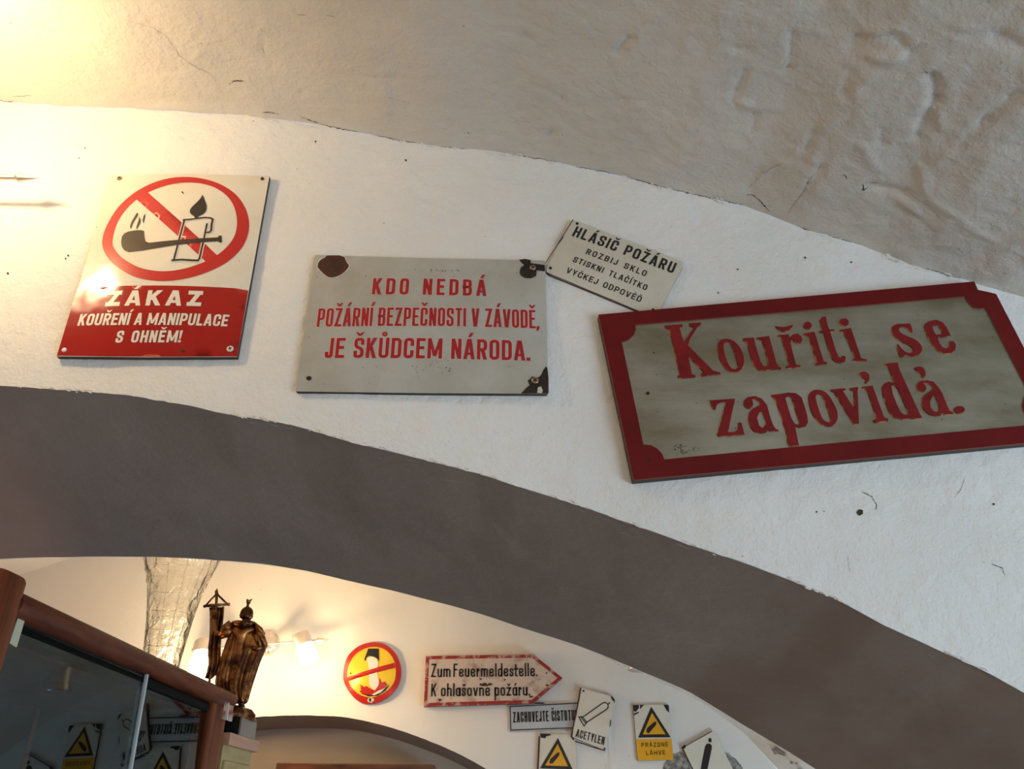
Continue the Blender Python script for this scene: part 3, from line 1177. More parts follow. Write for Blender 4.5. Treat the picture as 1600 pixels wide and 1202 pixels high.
def glyph(c, w, t, xh, rr):
    b, dia = base_of(c)
    it = []
    e = t / 2
    L_, R_, m_ = e, max(w - e, e), w / 2
    B_, T_ = e, 1 - e
    r = min(rr, (R_ - L_) / 2 + 0.02 if R_ > L_ else rr)
    S = lambda *p, cl=False, q=None: it.append(('L', round_path(list(p), r if q is None else q, cl), cl))
    N_ = 0
    top = 1.0
    if c in '.!,':
        it.append(('P', [(m_ - e * 1.1, 0), (m_ + e * 1.1, 0), (m_ + e * 1.1, t * 1.05), (m_ - e * 1.1, t * 1.05)], False))
        if c == '!':
            it.append(('P', [(m_ - e * .6, t * 1.5), (m_ + e * .6, t * 1.5), (m_ + e * 1.15, 1), (m_ - e * 1.15, 1)], False))
        if c == ',':
            it.append(('P', [(m_ - e * 1.2, -t * 1.0), (m_ - e * .1, -t * 1.0), (m_ + e * 1.1, .02), (m_ - e * 1.1, .02)], False))
        return it
    if b == 'A':
        a = w * .5
        it += [diag(e * .9, 0, a - e * .25, 1, t), diag(w - e * .9, 0, a + e * .25, 1, t)]
        yb = 0.27
        it.append(('P', [(w * .22, yb - e * .75), (w * .78, yb - e * .75), (w * .74, yb + e * .75), (w * .26, yb + e * .75)], False))
    elif b == 'B':
        S((L_, 0 + e), (L_, T_), q=0)
        S((L_, T_), (R_ - .03 * w, T_), (R_ - .03 * w, .53), (L_, .53))
        S((L_, .53), (R_, .53), (R_, B_), (L_, B_))
    elif b == 'C':
        S((R_, .68), (R_, T_), (L_, T_), (L_, B_), (R_, B_), (R_, .32))
    elif b == 'D':
        S((L_, T_, 0), (R_, T_), (R_, B_), (L_, B_, 0), cl=True)
    elif b == 'E':
        S((R_, T_), (L_, T_), (L_, B_), (R_, B_), q=0)
        S((L_, .52), (R_ - .1 * w, .52), q=0)
    elif b == 'F':
        S((R_, T_), (L_, T_), (L_, B_), q=0)
        S((L_, .55), (R_ - .1 * w, .55), q=0)
    elif b == 'H':
        S((L_, B_), (L_, T_), q=0)
        S((R_, B_), (R_, T_), q=0)
        S((L_, .5), (R_, .5), q=0)
    elif b == 'I':
        S((m_, B_), (m_, T_), q=0)
    elif b == 'J':
        S((R_, T_), (R_, B_), (L_, B_), (L_, .24))
    elif b == 'K':
        S((L_, B_), (L_, T_), q=0)
        it += [diag(L_, .36, w - e, 1, t), diag(w - e * .9, 0, L_ + (R_ - L_) * .35, .62, t)]
    elif b == 'L':
        S((L_, T_), (L_, B_), (R_, B_), q=0)
    elif b == 'M':
        S((L_, B_), (L_, T_), q=0)
        S((R_, B_), (R_, T_), q=0)
        it += [diag(m_, .12, L_ + e * .1, 1, t * .85), diag(m_, .12, R_ - e * .1, 1, t * .85)]
    elif b == 'N':
        S((L_, B_), (L_, T_), q=0)
        S((R_, B_), (R_, T_), q=0)
        it += [diag(R_ - e * .1, 0, L_ + e * .1, 1, t * .9)]
    elif b == 'O' or b == 'Q':
        S((L_, T_), (R_, T_), (R_, B_), (L_, B_), cl=True)
    elif b == 'P':
        S((L_, B_), (L_, T_), q=0)
        S((L_, T_), (R_, T_), (R_, .43), (L_, .43))
    elif b == 'R':
        S((L_, B_), (L_, T_), q=0)
        S((L_, T_), (R_, T_), (R_, .48), (L_, .48))
        it += [diag(w - e, 0, L_ + (R_ - L_) * .55, .5, t)]
    elif b == 'S':
        S((R_, .72), (R_, T_), (L_, T_), (L_, .55), (R_, .45), (R_, B_), (L_, B_), (L_, .28))
    elif b == 'T':
        S((L_, T_), (R_, T_), q=0)
        S((m_, B_), (m_, T_), q=0)
    elif b == 'U':
        S((L_, T_), (L_, B_), (R_, B_), (R_, T_))
    elif b == 'V':
        it += [diag(m_ - e * .25, 0, e * .9, 1, t), diag(m_ + e * .25, 0, w - e * .9, 1, t)]
    elif b == 'Y':
        S((m_, B_), (m_, .45), q=0)
        it += [diag(m_, .4, e, 1, t), diag(m_, .4, w - e, 1, t)]
    elif b == 'Z':
        S((L_, T_), (R_, T_), q=0)
        S((L_, B_), (R_, B_), q=0)
        it += [diag(e * 1.1, 0, w - e * 1.1, 1, t)]
    # lower case
    else:
        top = xh
        xt = xh - e
        if b in 'oaedpbq':
            if b == 'e':
                S((L_, xh * .5), (R_, xh * .5), (R_, xt), (L_, xt), (L_, B_), (R_, B_), (R_, xh * .3))
            else:
                S((L_, xt), (R_, xt), (R_, B_), (L_, B_), cl=True)
            if b == 'a':
                S((R_, B_), (R_, xt), q=0)
            if b == 'd':
                S((R_, B_), (R_, T_), q=0)
            if b == 'p':
                S((L_, -.28), (L_, xt), q=0)
        elif b in 'mnhru':
            if b == 'u':
                S((L_, xt), (L_, B_), (R_, B_), (R_, xt))
                S((R_, B_), (R_, xt), q=0)
            elif b == 'm':
                S((L_, B_), (L_, xt), q=0)
                S((L_, xt - .06), (L_, xt), (m_, xt), (m_, B_))
                S((m_, xt - .06), (m_, xt), (R_, xt), (R_, B_))
            elif b == 'r':
                S((L_, B_), (L_, xt), q=0)
                S((L_, xt - .16), (L_ + .02, xt), (R_, xt), (R_, xt - .08))
            else:
                S((L_, B_), (L_, T_ if b == 'h' else xt), q=0)
                S((L_, xt - .1), (L_, xt), (R_, xt), (R_, B_))
                if b == 'h':
                    top = 1
        elif b == 'l':
            S((m_, B_), (m_, T_), q=0)
        elif b == 'i':
            S((m_, B_), (m_, xt), q=0)
        elif b == 't':
            S((w * .35, T_ - .08), (w * .35, B_), (R_, B_))
            S((0, xt), (w, xt), q=0)
        elif b == 's':
            S((R_, xh * .72), (R_, xt), (L_, xt), (L_, xh * .56), (R_, xh * .44), (R_, B_), (L_, B_), (L_, xh * .28))
        elif b == 'v':
            it += [diag(m_, 0, e * .8, xh, t), diag(m_, 0, w - e * .8, xh, t)]
        elif b == 'z':
            S((L_, xt), (R_, xt), q=0)
            S((L_, B_), (R_, B_), q=0)
            it += [diag(e, 0, w - e, xh, t)]
    d0 = top + 0.09
    q = t * .8
    if dia == ACUTE:
        it.append(('P', [(m_ - q * .5, d0), (m_ + q * .5, d0), (m_ + q * 1.5, d0 + .22), (m_ + q * .3, d0 + .22)], False))
    elif dia == CARON:
        it.append(('P', [(m_ - q * .45, d0), (m_ + q * .45, d0), (m_ + q * 1.6, d0 + .19), (m_ + q * .7, d0 + .19), (m_, d0 + .10), (m_ - q * .7, d0 + .19), (m_ - q * 1.6, d0 + .19)], False))
    elif dia == RING:
        cc = [(m_ + .09 * math.cos(a), d0 + .10 + .09 * math.sin(a)) for a in np.linspace(0, 2 * math.pi, 13)[:-1]]
        n = 12
        for i in range(n):
            a, b2 = cc[i], cc[(i + 1) % n]
            inn = lambda p: (m_ + (p[0] - m_) * .38, d0 + .1 + (p[1] - d0 - .1) * .38)
            ou = lambda p: (m_ + (p[0] - m_) * 1.35, d0 + .1 + (p[1] - d0 - .1) * 1.35)
            it.append(('P', [inn(a), ou(a), ou(b2), inn(b2)], False))
    return it


def zpts(lst, ox, oy, sc):
    return [(ox + a / sc, oy + b / sc) for a, b in lst]


def plate(s, poly, material, th=0.0025, smooth_=0, name='plate', rim=None, rnd=0.0):
    """enamelled sheet: domed face, thin edge, back reaching toward the wall"""
    q = [s.P(p) for p in poly]
    if rnd:
        q = round_path([tuple(p) for p in q], rnd, True)
    return smooth_by_angle(s.slab(name, [q], [material, rim or MT['rim']], -(s.Yw - s.Y0) + 0.001, 0.0, px=False), 40)


# ================================================================== SIGN 1: no smoking, no open flame
s1 = Sign('enamel_sign', 'tall red and white enamel sign with crossed-out pipe and candle, nearest the wall lamp', D1,
          [(177, 273), (421, 275), (370.5, 558), (88.5, 557)], bulge=0.009, off=0.009)
plate(s1, [(177, 273), (300, 272), (421, 275), (397, 410), (370.5, 558), (230, 558.5), (88.5, 557), (122, 450)], MT['en_white'])
z1 = lambda l: zpts(l, 0, 240, 3.536)
s1.fill('red_panel', [z1([(423, 765), (540, 742), (680, 732), (900, 730), (1150, 737), (1300, 745), (1372, 758), (1340, 950), (1311, 1122), (900, 1124), (600, 1122), (315, 1117), (370, 935)])], MT['en_red'], h=.0004)
z8 = lambda l: zpts(l, 180, 280, 7.51)
ro = z1([(565, 490), (590, 400), (660, 290), (770, 200), (900, 145), (1040, 130), (1180, 155), (1290, 215), (1355, 300), (1377, 400), (1350, 500), (1270, 590), (1150, 655), (1010, 695), (870, 705), (740, 680), (640, 620), (585, 560)])
ri = z1([(622, 480), (650, 380), (720, 285), (830, 210), (960, 168), (1090, 163), (1200, 195), (1275, 260), (1308, 350), (1300, 445), (1250, 520), (1170, 580), (1060, 625), (960, 647), (870, 650), (770, 630), (680, 580), (635, 530)])
s1.fill('prohibition_ring', [catmull(ro, 4), catmull(ri, 4)], MT['pr_redring'], h=.0004)
s1.fill('prohibition_bar', [z1([(803, 203), (1200, 563), (1140, 601), (745, 245)])], MT['pr_redring'], h=.00045)
pipe = z8([(72, 740), (80, 680), (110, 640), (160, 618), (230, 606), (300, 602), (340, 612), (343, 690), (358, 735), (400, 750), (720, 718), (1210, 687), (1214, 668), (1250, 665), (1253, 745), (1222, 748), (1216, 730), (1040, 742), (720, 775), (330, 838), (160, 858), (110, 840), (80, 800)])
s1.fill('pipe_picture', [pipe], MT['pr_brown'], h=.0009)
for sm in ([(175, 565), (190, 510), (235, 435), (265, 390), (271, 420), (225, 490), (196, 545), (188, 592)], [(246, 580), (262, 530), (280, 480), (280, 438), (300, 478), (295, 520), (265, 570), (258, 592)], [(322, 490), (335, 440), (350, 408), (356, 435), (342, 480), (334, 527)]):
    s1.fill('smoke_picture', [z8(sm)], MT['pr_brown'], h=.0009, smooth_=1)
s1.fill('flame_picture', [chaikin(z8([(1028, 180), (1045, 230), (1068, 290), (1077, 335), (1060, 390), (1010, 425), (978, 440), (975, 460), (930, 460), (930, 438), (895, 420), (873, 385), (890, 340), (950, 285), (1000, 235)]), 1)], MT['pr_black'], h=.0009)
mb, mbw = MB(), MB()
for pts, wd_ in (([(815, 480), (755, 700), (690, 950)], 22), ([(675, 955), (780, 948), (900, 956), (970, 958)], 28), ([(970, 958), (990, 935), (1030, 760), (1060, 620), (1078, 530)], 22),
                 ([(805, 482), (900, 474), (975, 462), (1060, 455), (1120, 460), (1148, 475), (1135, 520), (1130, 570), (1128, 605), (1105, 628), (1068, 628)], 24)):
    q = [s1.P(p) for p in z8(pts)]
    k = np.linalg.norm(np.array(s1.P((300, 350))) - np.array(s1.P((301, 350)))) / 7.51
    s1.stroke(mb, q, wd_ * k, .0009)
    s1.stroke(mbw, q, (wd_ + 22) * k, .0006)
mb.build('candle_picture', MT['pr_black'], s1.root)
mbw.build('candle_outline', MT['pr_white'], s1.root)
s1.text('ZÁKAZ', (164.3, 479), (313.9, 479), (171.6, 455.4), MT['pr_white'], t=.25, gap=.30, h=.0007, halo=(MT['pr_dkred'], .07), rr=.2)
s1.text('KOUŘENÍ A MANIPULACE', (120.8, 509.5), (355, 510.5), (124.5, 491.5), MT['pr_white'], t=.172, gap=.10, h=.0007, halo=(MT['pr_dkred'], .045), space=.18, slant=.05)
s1.text('S OHNĚM!', (179.8, 536), (281.3, 535.5), (183, 517.4), MT['pr_white'], t=.18, gap=.14, h=.0007, halo=(MT['pr_dkred'], .045), space=.34, slant=.05)
s1.screw((186.6, 279), .0042)
s1.screw((410, 279.6), .003, MT['rust'], False)
s1.screw((100.4, 547.4), .0038, MT['pr_white'], False)
s1.screw((359.7, 545.4), .0052, MT['pr_white'])
s1.fill('rust_chip', [blob((285, 549), 3.6, 12, .4, .5)], MT['rust'], h=.0008)
s1.fill('rust_chip', [z1([(1003, 208), (1010, 212), (1018, 224), (1010, 222), (1005, 218)])], MT['rust'], h=.0008)
s1.specks(26, None, .0005)

# ================================================================== SIGN 2: KDO NEDBA ...
s2 = Sign('enamel_sign', 'wide greyed enamel sign with three lines of red capitals and chipped dark corners', D1,
          [(491.8, 398.4), (851.7, 407), (856.3, 615.5), (461.6, 611.8)], bulge=0.006, off=0.008)
plate(s2, [(491.8, 398.4), (670, 403.5), (851.7, 407), (854.5, 510), (856.3, 615.5), (660, 614.5), (461.6, 611.8), (477, 505)], MT['en_grey'], rnd=.004)
HL = (MT['pr_halo'], .06)
s2.text('KDO NEDBÁ', (581, 460.5), (759.7, 463.1), (583.2, 435), MT['pr_red'], t=.162, gap=.22, halo=HL, space=.26, rr=.2)
s2.text('POŽÁRNÍ BEZPEČNOSTI V ZÁVODĚ,', (494.6, 511.3), (842, 513.8), (499.5, 482.4), MT['pr_red'], t=.124, gap=.07, halo=HL, space=.13, rr=.16)
s2.text('JE ŠKŮDCEM NÁRODA.', (506.7, 560), (827.5, 564.3), (510.4, 528.6), MT['pr_red'], t=.152, gap=.10, halo=HL, space=.19, rr=.18)
z2a = lambda l: zpts(l, 480, 390, 8)
s2.fill('chip_edge', [z2a([(222, 78), (466, 78), (497, 155), (538, 198), (524, 246), (450, 309), (382, 347), (287, 364), (226, 336), (129, 246), (118, 187), (157, 122), (215, 95)])], MT['pr_white'], h=.0004)
s2.fill('rust_chip', [chaikin(z2a([(235, 76), (460, 76), (490, 160), (528, 200), (510, 238), (450, 300), (380, 340), (290, 358), (230, 330), (135, 240), (127, 190), (165, 130), (235, 96)]), 1)], MT['rust2'], h=.0007)
z2b = lambda l: zpts(l, 780, 390, 4.808)
s2.fill('rust_chip', [z2b([(150, 78), (195, 72), (235, 80), (238, 105), (300, 112), (341, 118), (343, 166), (312, 162), (282, 158), (278, 200), (240, 218), (195, 216), (165, 200), (153, 175), (162, 138), (188, 118), (165, 98)])], MT['rust'], h=.0007)
s2.fill('rust_chip', [z2b([(352, 880), (362, 895), (370, 960), (371, 1083), (165, 1083), (185, 1062), (205, 1040), (228, 1022), (215, 985), (232, 975), (248, 955), (282, 962), (300, 960), (318, 940), (330, 910)])], MT['rust'], h=.0007)
s2.fill('bare_patch', [z2b([(290, 1040), (312, 1030), (328, 1060), (320, 1082), (285, 1080)])], MT['en_cream'], h=.0009)
s2.screw((832.5, 418.3), .0050)
s2.screw((836.2, 594.5), .0056)
s2.fill('nail_hole', [blob((483, 591.6), 4.2, 12, .1, .8)], MT['rust'], h=.0008)
s2.specks(90, None, .0006)
s2.specks(22, (-.28, .26, .76, .80), .0009)
s2.specks(26, (-.1, .25, -.75, -.55), .0008)

# ================================================================== SIGN 3: HLASIC POZARU
s3 = Sign('enamel_sign', 'small cream enamel sign with black capitals, tilted, between the two larger signs', D1,
          [(892.8, 342), (1070, 409.6), (1024.4, 498.2), (851, 426)], bulge=0.0025, off=0.0045)
plate(s3, [(892.8, 342), (1070, 409.6), (1024.4, 498.2), (851, 426)], MT['en_cream'], rnd=.011)
s3.text('HLÁSIČ POŽÁRU', (893.3, 368.7), (1051.0, 427.8), (900.2, 353.2), MT['pr_black'], t=.165, gap=.17, space=.24, rr=.22)
s3.text('ROZBIJ SKLO', (914.7, 397), (1008.2, 432.4), (918, 388.6), MT['pr_black'], t=.165, gap=.30, space=.42)
s3.text('STISKNI TLAČÍTKO', (894.4, 409.1), (1009, 454.3), (898.2, 401.0), MT['pr_black'], t=.165, gap=.24, space=.42)
s3.text('VYČKEJ ODPOVĚĎ', (883.8, 426.0), (1000.1, 472.7), (887.5, 417.8), MT['pr_black'], t=.165, gap=.24, space=.42)
for p in ((901.7, 349.8), (860, 419.4), (1020.5, 484.5)):
    s3.fill('nail_hole', [blob(p, 2.3, 10, .15)], MT['rust'], h=.0008)
z3 = lambda l: zpts(l, 840, 330, 6.154)
s3.fill('rust_chip', [z3([(232, 250), (252, 248), (215, 300), (196, 318), (215, 285)])], MT['rust'], h=.0008)
mb = MB()
s3.stroke(mb, [s3.P(p) for p in z3([(340, 85), (300, 150), (230, 262), (150, 385), (72, 505), (70, 585), (130, 612), (300, 682), (500, 768), (700, 850), (900, 935), (985, 970)])], .0013, .0006)
mb.build('rusted_edge', MT['rust2'], s3.root)
s3.specks(14, None, .0005)

# ================================================================== SIGN 4: Kouriti se zapovida (embossed)
s4 = Sign('embossed_sign', 'large tilted metal sign with raised red letters and a red frame', D1,
          [(935, 493.2), (1545, 439), (1672, 687), (989.7, 751.3)], bulge=0.0, off=0.014)
outer = [(935, 493.2), (1521, 441.4), (1526.5, 454.5), (1543, 458), (1555, 461), (1672, 687), (989.7, 751.3)]
s4.step = 0.02
plate(s4, outer, MT['brass_sheet'], name='metal_sheet')


def quarter(a, b, ctr, n=7, bow=.42):
    a, b, ctr = map(np.array, (a, b, ctr))
    out = []
    for t in np.linspace(0, 1, n):
        p = a + (b - a) * t
        out.append(tuple(p + (p - ctr) * bow * math.sin(math.pi * t) * 1.0))
    return out


inner = [(992.4, 508.5), (1250, 487), (1508, 464.5)] + [(1513, 474), (1521, 481.5), (1530, 483.5), (1539.5, 482.3)] + [(1578.5, 558.5), (1606, 612)] + \
        [(1600, 622), (1597, 634), (1601, 646), (1610, 654), (1612, 664)][0:5] + [(1600, 666.3), (1300, 694), (1037.3, 719.3)] + \
        [(1034, 710), (1026, 702), (1016, 697), (1004.9, 695.9), (990, 625), (971.2, 536), (982, 532), (990, 524), (993, 516)]
s4.slab('red_frame', [outer, inner], [MT['redpaint'], MT['frame_edge']], 0.0, .0028, taper=.0004)
zA = lambda l: zpts(l, 1020, 480, 5.01)
zB = lambda l: zpts(l, 1260, 460, 5.01)
circ_ = lambda cx, cy, rx, ry, n=16: [(cx + rx * math.cos(2 * math.pi * k / n), cy + ry * math.sin(2 * math.pi * k / n)) for k in range(n)]
LET = [
    ('letter_k', [zA([(95, 150), (230, 140), (232, 158), (207, 166), (241, 283), (322, 165), (288, 150), (286, 132), (375, 126), (372, 145), (345, 158), (268, 300), (470, 503), (525, 517), (526, 530), (382, 543), (376, 525), (400, 512), (274, 385), (305, 530), (332, 540), (330, 551), (202, 560), (192, 548), (212, 530), (130, 175), (98, 165)])], 0),
    ('letter_o', [zA([(505, 320), (515, 275), (545, 255), (590, 253), (640, 275), (680, 320), (705, 370), (713, 420), (705, 470), (680, 505), (645, 518), (600, 512), (560, 480), (530, 430), (512, 375)]), zA([(550, 300), (565, 280), (590, 278), (612, 295), (635, 350), (655, 410), (666, 465), (658, 488), (635, 493), (610, 483), (588, 450), (568, 400), (555, 350)])], 1),
    ('letter_u', [zA([(706, 250), (788, 243), (800, 300), (822, 370), (840, 430), (862, 463), (888, 470), (903, 455), (900, 420), (875, 330), (852, 265), (815, 262), (812, 245), (908, 232), (915, 260), (940, 350), (965, 445), (985, 473), (1003, 478), (1000, 488), (905, 493), (870, 500), (830, 498), (795, 470), (775, 420), (755, 350), (735, 275), (708, 265)])], 0),
    ('letter_r', [zA([(978, 225), (1060, 218), (1068, 245), (1095, 220), (1130, 213), (1160, 235), (1168, 262), (1155, 285), (1130, 290), (1105, 278), (1098, 255), (1085, 252), (1075, 275), (1082, 320), (1118, 455), (1150, 462), (1155, 475), (1050, 483), (1042, 470), (1068, 458), (1010, 260), (1000, 240), (978, 238)])], 0),
    ('caron', [zA([(958, 155), (1020, 164), (1098, 143), (1062, 188), (1025, 196), (992, 190)])], 0),
    ('letter_i', [zA([(1183, 212), (1262, 198), (1270, 225), (1335, 430), (1362, 438), (1360, 450), (1275, 460), (1268, 448), (1285, 438), (1225, 250), (1205, 228), (1185, 225)])], 0),
    ('letter_dot', [zA(circ_(1210, 148, 31, 28))], 0),
    ('letter_t', [zB([(103, 210), (125, 182), (148, 178), (160, 240), (175, 282), (215, 279), (214, 290), (182, 299), (195, 340), (225, 440), (250, 498), (268, 505), (270, 492), (288, 486), (305, 500), (300, 525), (270, 540), (230, 535), (200, 510), (180, 460), (150, 360), (132, 302), (98, 304), (98, 293), (127, 286), (112, 240)])], 0),
    ('letter_i', [zB([(258, 285), (345, 268), (355, 300), (425, 505), (468, 515), (468, 525), (365, 527), (358, 515), (380, 500), (340, 410), (290, 300), (262, 296)])], 0),
    ('letter_dot', [zB(circ_(292, 222, 36, 27))], 0),
    ('letter_s', [zB([(662, 275), (680, 248), (720, 235), (760, 238), (800, 232), (812, 240), (830, 300), (815, 308), (780, 268), (745, 255), (722, 264), (718, 285), (735, 310), (790, 335), (850, 360), (890, 395), (903, 430), (895, 460), (865, 485), (820, 490), (780, 482), (765, 482), (740, 500), (725, 480), (702, 400), (715, 395), (740, 430), (780, 463), (818, 466), (838, 450), (833, 425), (800, 400), (740, 375), (690, 340), (668, 305)])], 1),
    ('letter_e', [zB([(920, 265), (930, 235), (960, 215), (1010, 205), (1060, 225), (1090, 260), (1125, 330), (1022, 341), (1035, 385), (1060, 420), (1088, 430), (1112, 420), (1116, 395), (1123, 372), (1148, 375), (1165, 400), (1160, 440), (1130, 465), (1080, 467), (1030, 447), (990, 405), (950, 340)]), zB([(980, 250), (1003, 241), (1030, 252), (1060, 300), (1064, 316), (1010, 323), (990, 290)])], 0),
    ('letter_z', [zA([(448, 735), (640, 722), (635, 750), (585, 985), (640, 982), (668, 960), (666, 910), (690, 908), (715, 1000), (515, 1018), (505, 1000), (510, 985), (575, 745), (530, 747), (497, 767), (488, 805), (470, 800), (455, 765)])], 0),
    ('letter_a', [zA([(708, 765), (715, 735), (745, 710), (800, 702), (850, 722), (890, 770), (920, 880), (945, 940), (960, 960), (980, 965), (980, 975), (920, 978), (900, 965), (880, 985), (840, 990), (790, 975), (760, 940), (745, 890), (750, 840), (780, 800), (820, 780), (840, 763), (828, 740), (800, 722), (772, 728), (782, 755), (780, 780), (755, 798), (725, 790)]), zA([(812, 870), (830, 830), (853, 815), (870, 860), (885, 915), (872, 943), (850, 950), (828, 930)])], 0),
    ('letter_p', [zA([(928, 693), (1000, 685), (1060, 675), (1115, 678), (1160, 710), (1185, 780), (1205, 850), (1212, 900), (1195, 935), (1150, 948), (1115, 936), (1112, 950), (1140, 1085), (1068, 1092), (1055, 1070), (1050, 1010), (1010, 880), (960, 730), (935, 710)]), zA([(1032, 712), (1060, 700), (1085, 715), (1100, 760), (1130, 860), (1150, 912), (1132, 928), (1105, 915), (1080, 870), (1055, 790)])], 0),
    ('letter_o', [zB([(15, 830), (20, 785), (45, 758), (90, 750), (140, 765), (180, 805), (210, 860), (235, 910), (243, 960), (230, 1010), (195, 1038), (150, 1036), (100, 1015), (60, 965), (30, 900)]), zB([(68, 800), (85, 780), (110, 785), (135, 820), (160, 890), (183, 960), (192, 998), (178, 1010), (150, 1003), (120, 980), (95, 910), (75, 850)])], 1),
    ('letter_v', [zB([(190, 750), (300, 741), (303, 755), (283, 763), (373, 905), (372, 762), (340, 750), (340, 739), (402, 730), (396, 762), (408, 1015), (370, 1022), (335, 965), (215, 768), (194, 762)])], 0),
    ('letter_i', [zB([(435, 730), (515, 720), (525, 750), (605, 970), (638, 980), (636, 993), (530, 1008), (522, 993), (550, 975), (475, 760), (455, 742), (437, 742)])], 0),
    ('acute', [zB([(415, 632), (425, 612), (460, 610), (485, 630), (492, 665), (478, 695), (452, 702), (468, 680), (460, 665), (432, 657)])], 1),
    ('letter_d', [zB([(610, 550), (710, 538), (722, 590), (885, 945), (900, 965), (895, 975), (800, 978), (740, 983), (690, 970), (650, 930), (625, 870), (598, 790), (590, 740), (605, 705), (640, 690), (688, 700), (640, 572), (614, 563)]), zB([(660, 722), (688, 717), (715, 745), (760, 850), (798, 928), (793, 946), (765, 948), (735, 930), (705, 870), (672, 785)])], 0),
    ('letter_a', [zB([(858, 735), (865, 705), (890, 685), (940, 678), (990, 690), (1030, 735), (1060, 780), (1090, 860), (1115, 915), (1145, 930), (1143, 942), (1080, 945), (1060, 925), (1045, 950), (1000, 955), (955, 940), (920, 910), (900, 860), (905, 815), (935, 785), (975, 757), (990, 737), (972, 712), (940, 698), (910, 701), (928, 718), (934, 745), (915, 768), (880, 765), (862, 750)]), zB([(962, 850), (975, 815), (998, 788), (1020, 830), (1040, 890), (1038, 913), (1015, 928), (985, 915), (966, 885)])], 0),
    ('acute', [zB([(840, 582), (870, 570), (905, 575), (925, 600), (930, 635), (915, 660), (896, 662), (906, 642), (892, 620), (858, 602)])], 1),
    ('full_stop', [zB(circ_(1195, 908, 40, 29))], 0)]
s4.step = 0.006
for nm, loops, sm in LET:
    s4.slab(nm, loops, [MT['letter_red'], MT['gilt']], 0.0, .0022, taper=.0008, smooth_=sm)
s4.screw((948.7, 501.2), .0048, MT['steel'])
s4.fill('nail_hole', [blob((1013.6, 719.6), 3, 10, .3)], MT['rust'], h=.0032)
s4.fill('nail_hole', [blob((1012, 614.8), 2.6, 8, .15)], MT['rust'], h=.0006)
s4.fill('nail_hole', [blob((1021.5, 551.5), 1.8, 8, .3, .6, .6)], MT['rust'], h=.0006)
s4.specks(60, (-.85, .85, -.7, .7), .0007)
mb = MB()
for k in range(14):
    x0 = random.uniform(1050, 1095)
    y0 = random.uniform(697, 708)
    s4.stroke(mb, [s4.P((x0 + random.uniform(-5, 5), y0 + random.uniform(-4, 4))) for _ in range(3)], .0005, .0006)
o = mb.build('scratch', MT['rust'], s4.root)
o['kind'] = 'stuff'

# ================================================================== back room signs
def far_sign(label, quad, poly, material, off=.012, rnd=0.0, bulge=0.0, name='enamel_sign', rim=None):
    s = Sign(name, label, D2, quad, bulge=bulge, off=off)
    plate(s, poly or quad, material, rnd=rnd, rim=rim)
    return s


# round bucket sign
c0 = (581.4, 1052.4)
zc_ = lambda l: zpts(l, 530, 990, 10.02)
ring_o = zc_([(62, 640), (100, 430), (200, 280), (370, 172), (560, 140), (740, 185), (880, 310), (955, 480), (968, 640), (930, 800), (820, 950), (640, 1070), (430, 1108), (270, 1040), (140, 890), (75, 760)])
ring_i = zc_([(122, 650), (150, 490), (240, 345), (375, 250), (530, 212), (670, 232), (785, 310), (865, 440), (890, 600), (862, 760), (755, 895), (610, 980), (480, 1002), (330, 965), (210, 865), (140, 745)])
r1 = Sign('round_sign', 'round yellow enamel sign with red ring, bucket and fire picture', D2, [(536, 1004), (627, 1004), (627, 1101), (536, 1101)], bulge=.02, off=.014)
plate(r1, catmull(ring_o, 3), MT['en_yellow2'], rim=MT['pr_dkred'])
r1.fill('red_ring', [catmull(ring_o, 3), catmull(ring_i, 3)], MT['pr_redring'], h=.001)
r1.fill('water_picture', [zc_([(430, 400), (470, 370), (540, 368), (600, 405), (612, 470), (598, 540), (596, 640), (625, 780), (590, 850), (560, 890), (500, 850), (465, 780), (470, 560), (450, 480)])], MT['pr_white'], h=.0012, smooth_=1)
r1.fill('flame_picture', [zc_([(310, 800), (345, 812), (390, 838), (430, 825), (470, 855), (560, 900), (620, 810), (635, 690), (665, 770), (715, 755), (755, 800), (700, 860), (600, 920), (500, 970), (350, 940), (318, 905), (348, 880), (322, 850), (350, 845)])], MT['pr_redring'], h=.0015)
r1.fill('bucket_picture', [zc_([(455, 240), (620, 240), (628, 440), (600, 400), (540, 365), (470, 355), (425, 380), (410, 440), (392, 410)])], MT['pr_black'], h=.0018)
r1.fill('hand_picture', [zc_([(320, 935), (500, 972), (620, 930), (740, 840), (795, 800), (725, 900), (605, 975), (460, 988)])], MT['pr_black'], h=.0016)
r1.fill('hand_picture', [zc_([(510, 962), (610, 900), (722, 858), (645, 930), (545, 972)])], MT['pr_white'], h=.0019)
r1.fill('red_bar', [zc_([(128, 690), (862, 463), (880, 540), (135, 748)])], MT['pr_redring'], h=.0020)
r1.fill('enamel_chip', [blob((579, 1094.5), 5.5, 10, .3, .8)], MT['en_cream'], h=.0020)
r1.fill('rust_chip', [blob((578, 1094), 2.4, 8, .3, 1.1)], MT['rust'], h=.0025)
r1.fill('nail_hole', [blob((548, 1052.6), 1.2, 8, .2)], MT['rust'], h=.002)

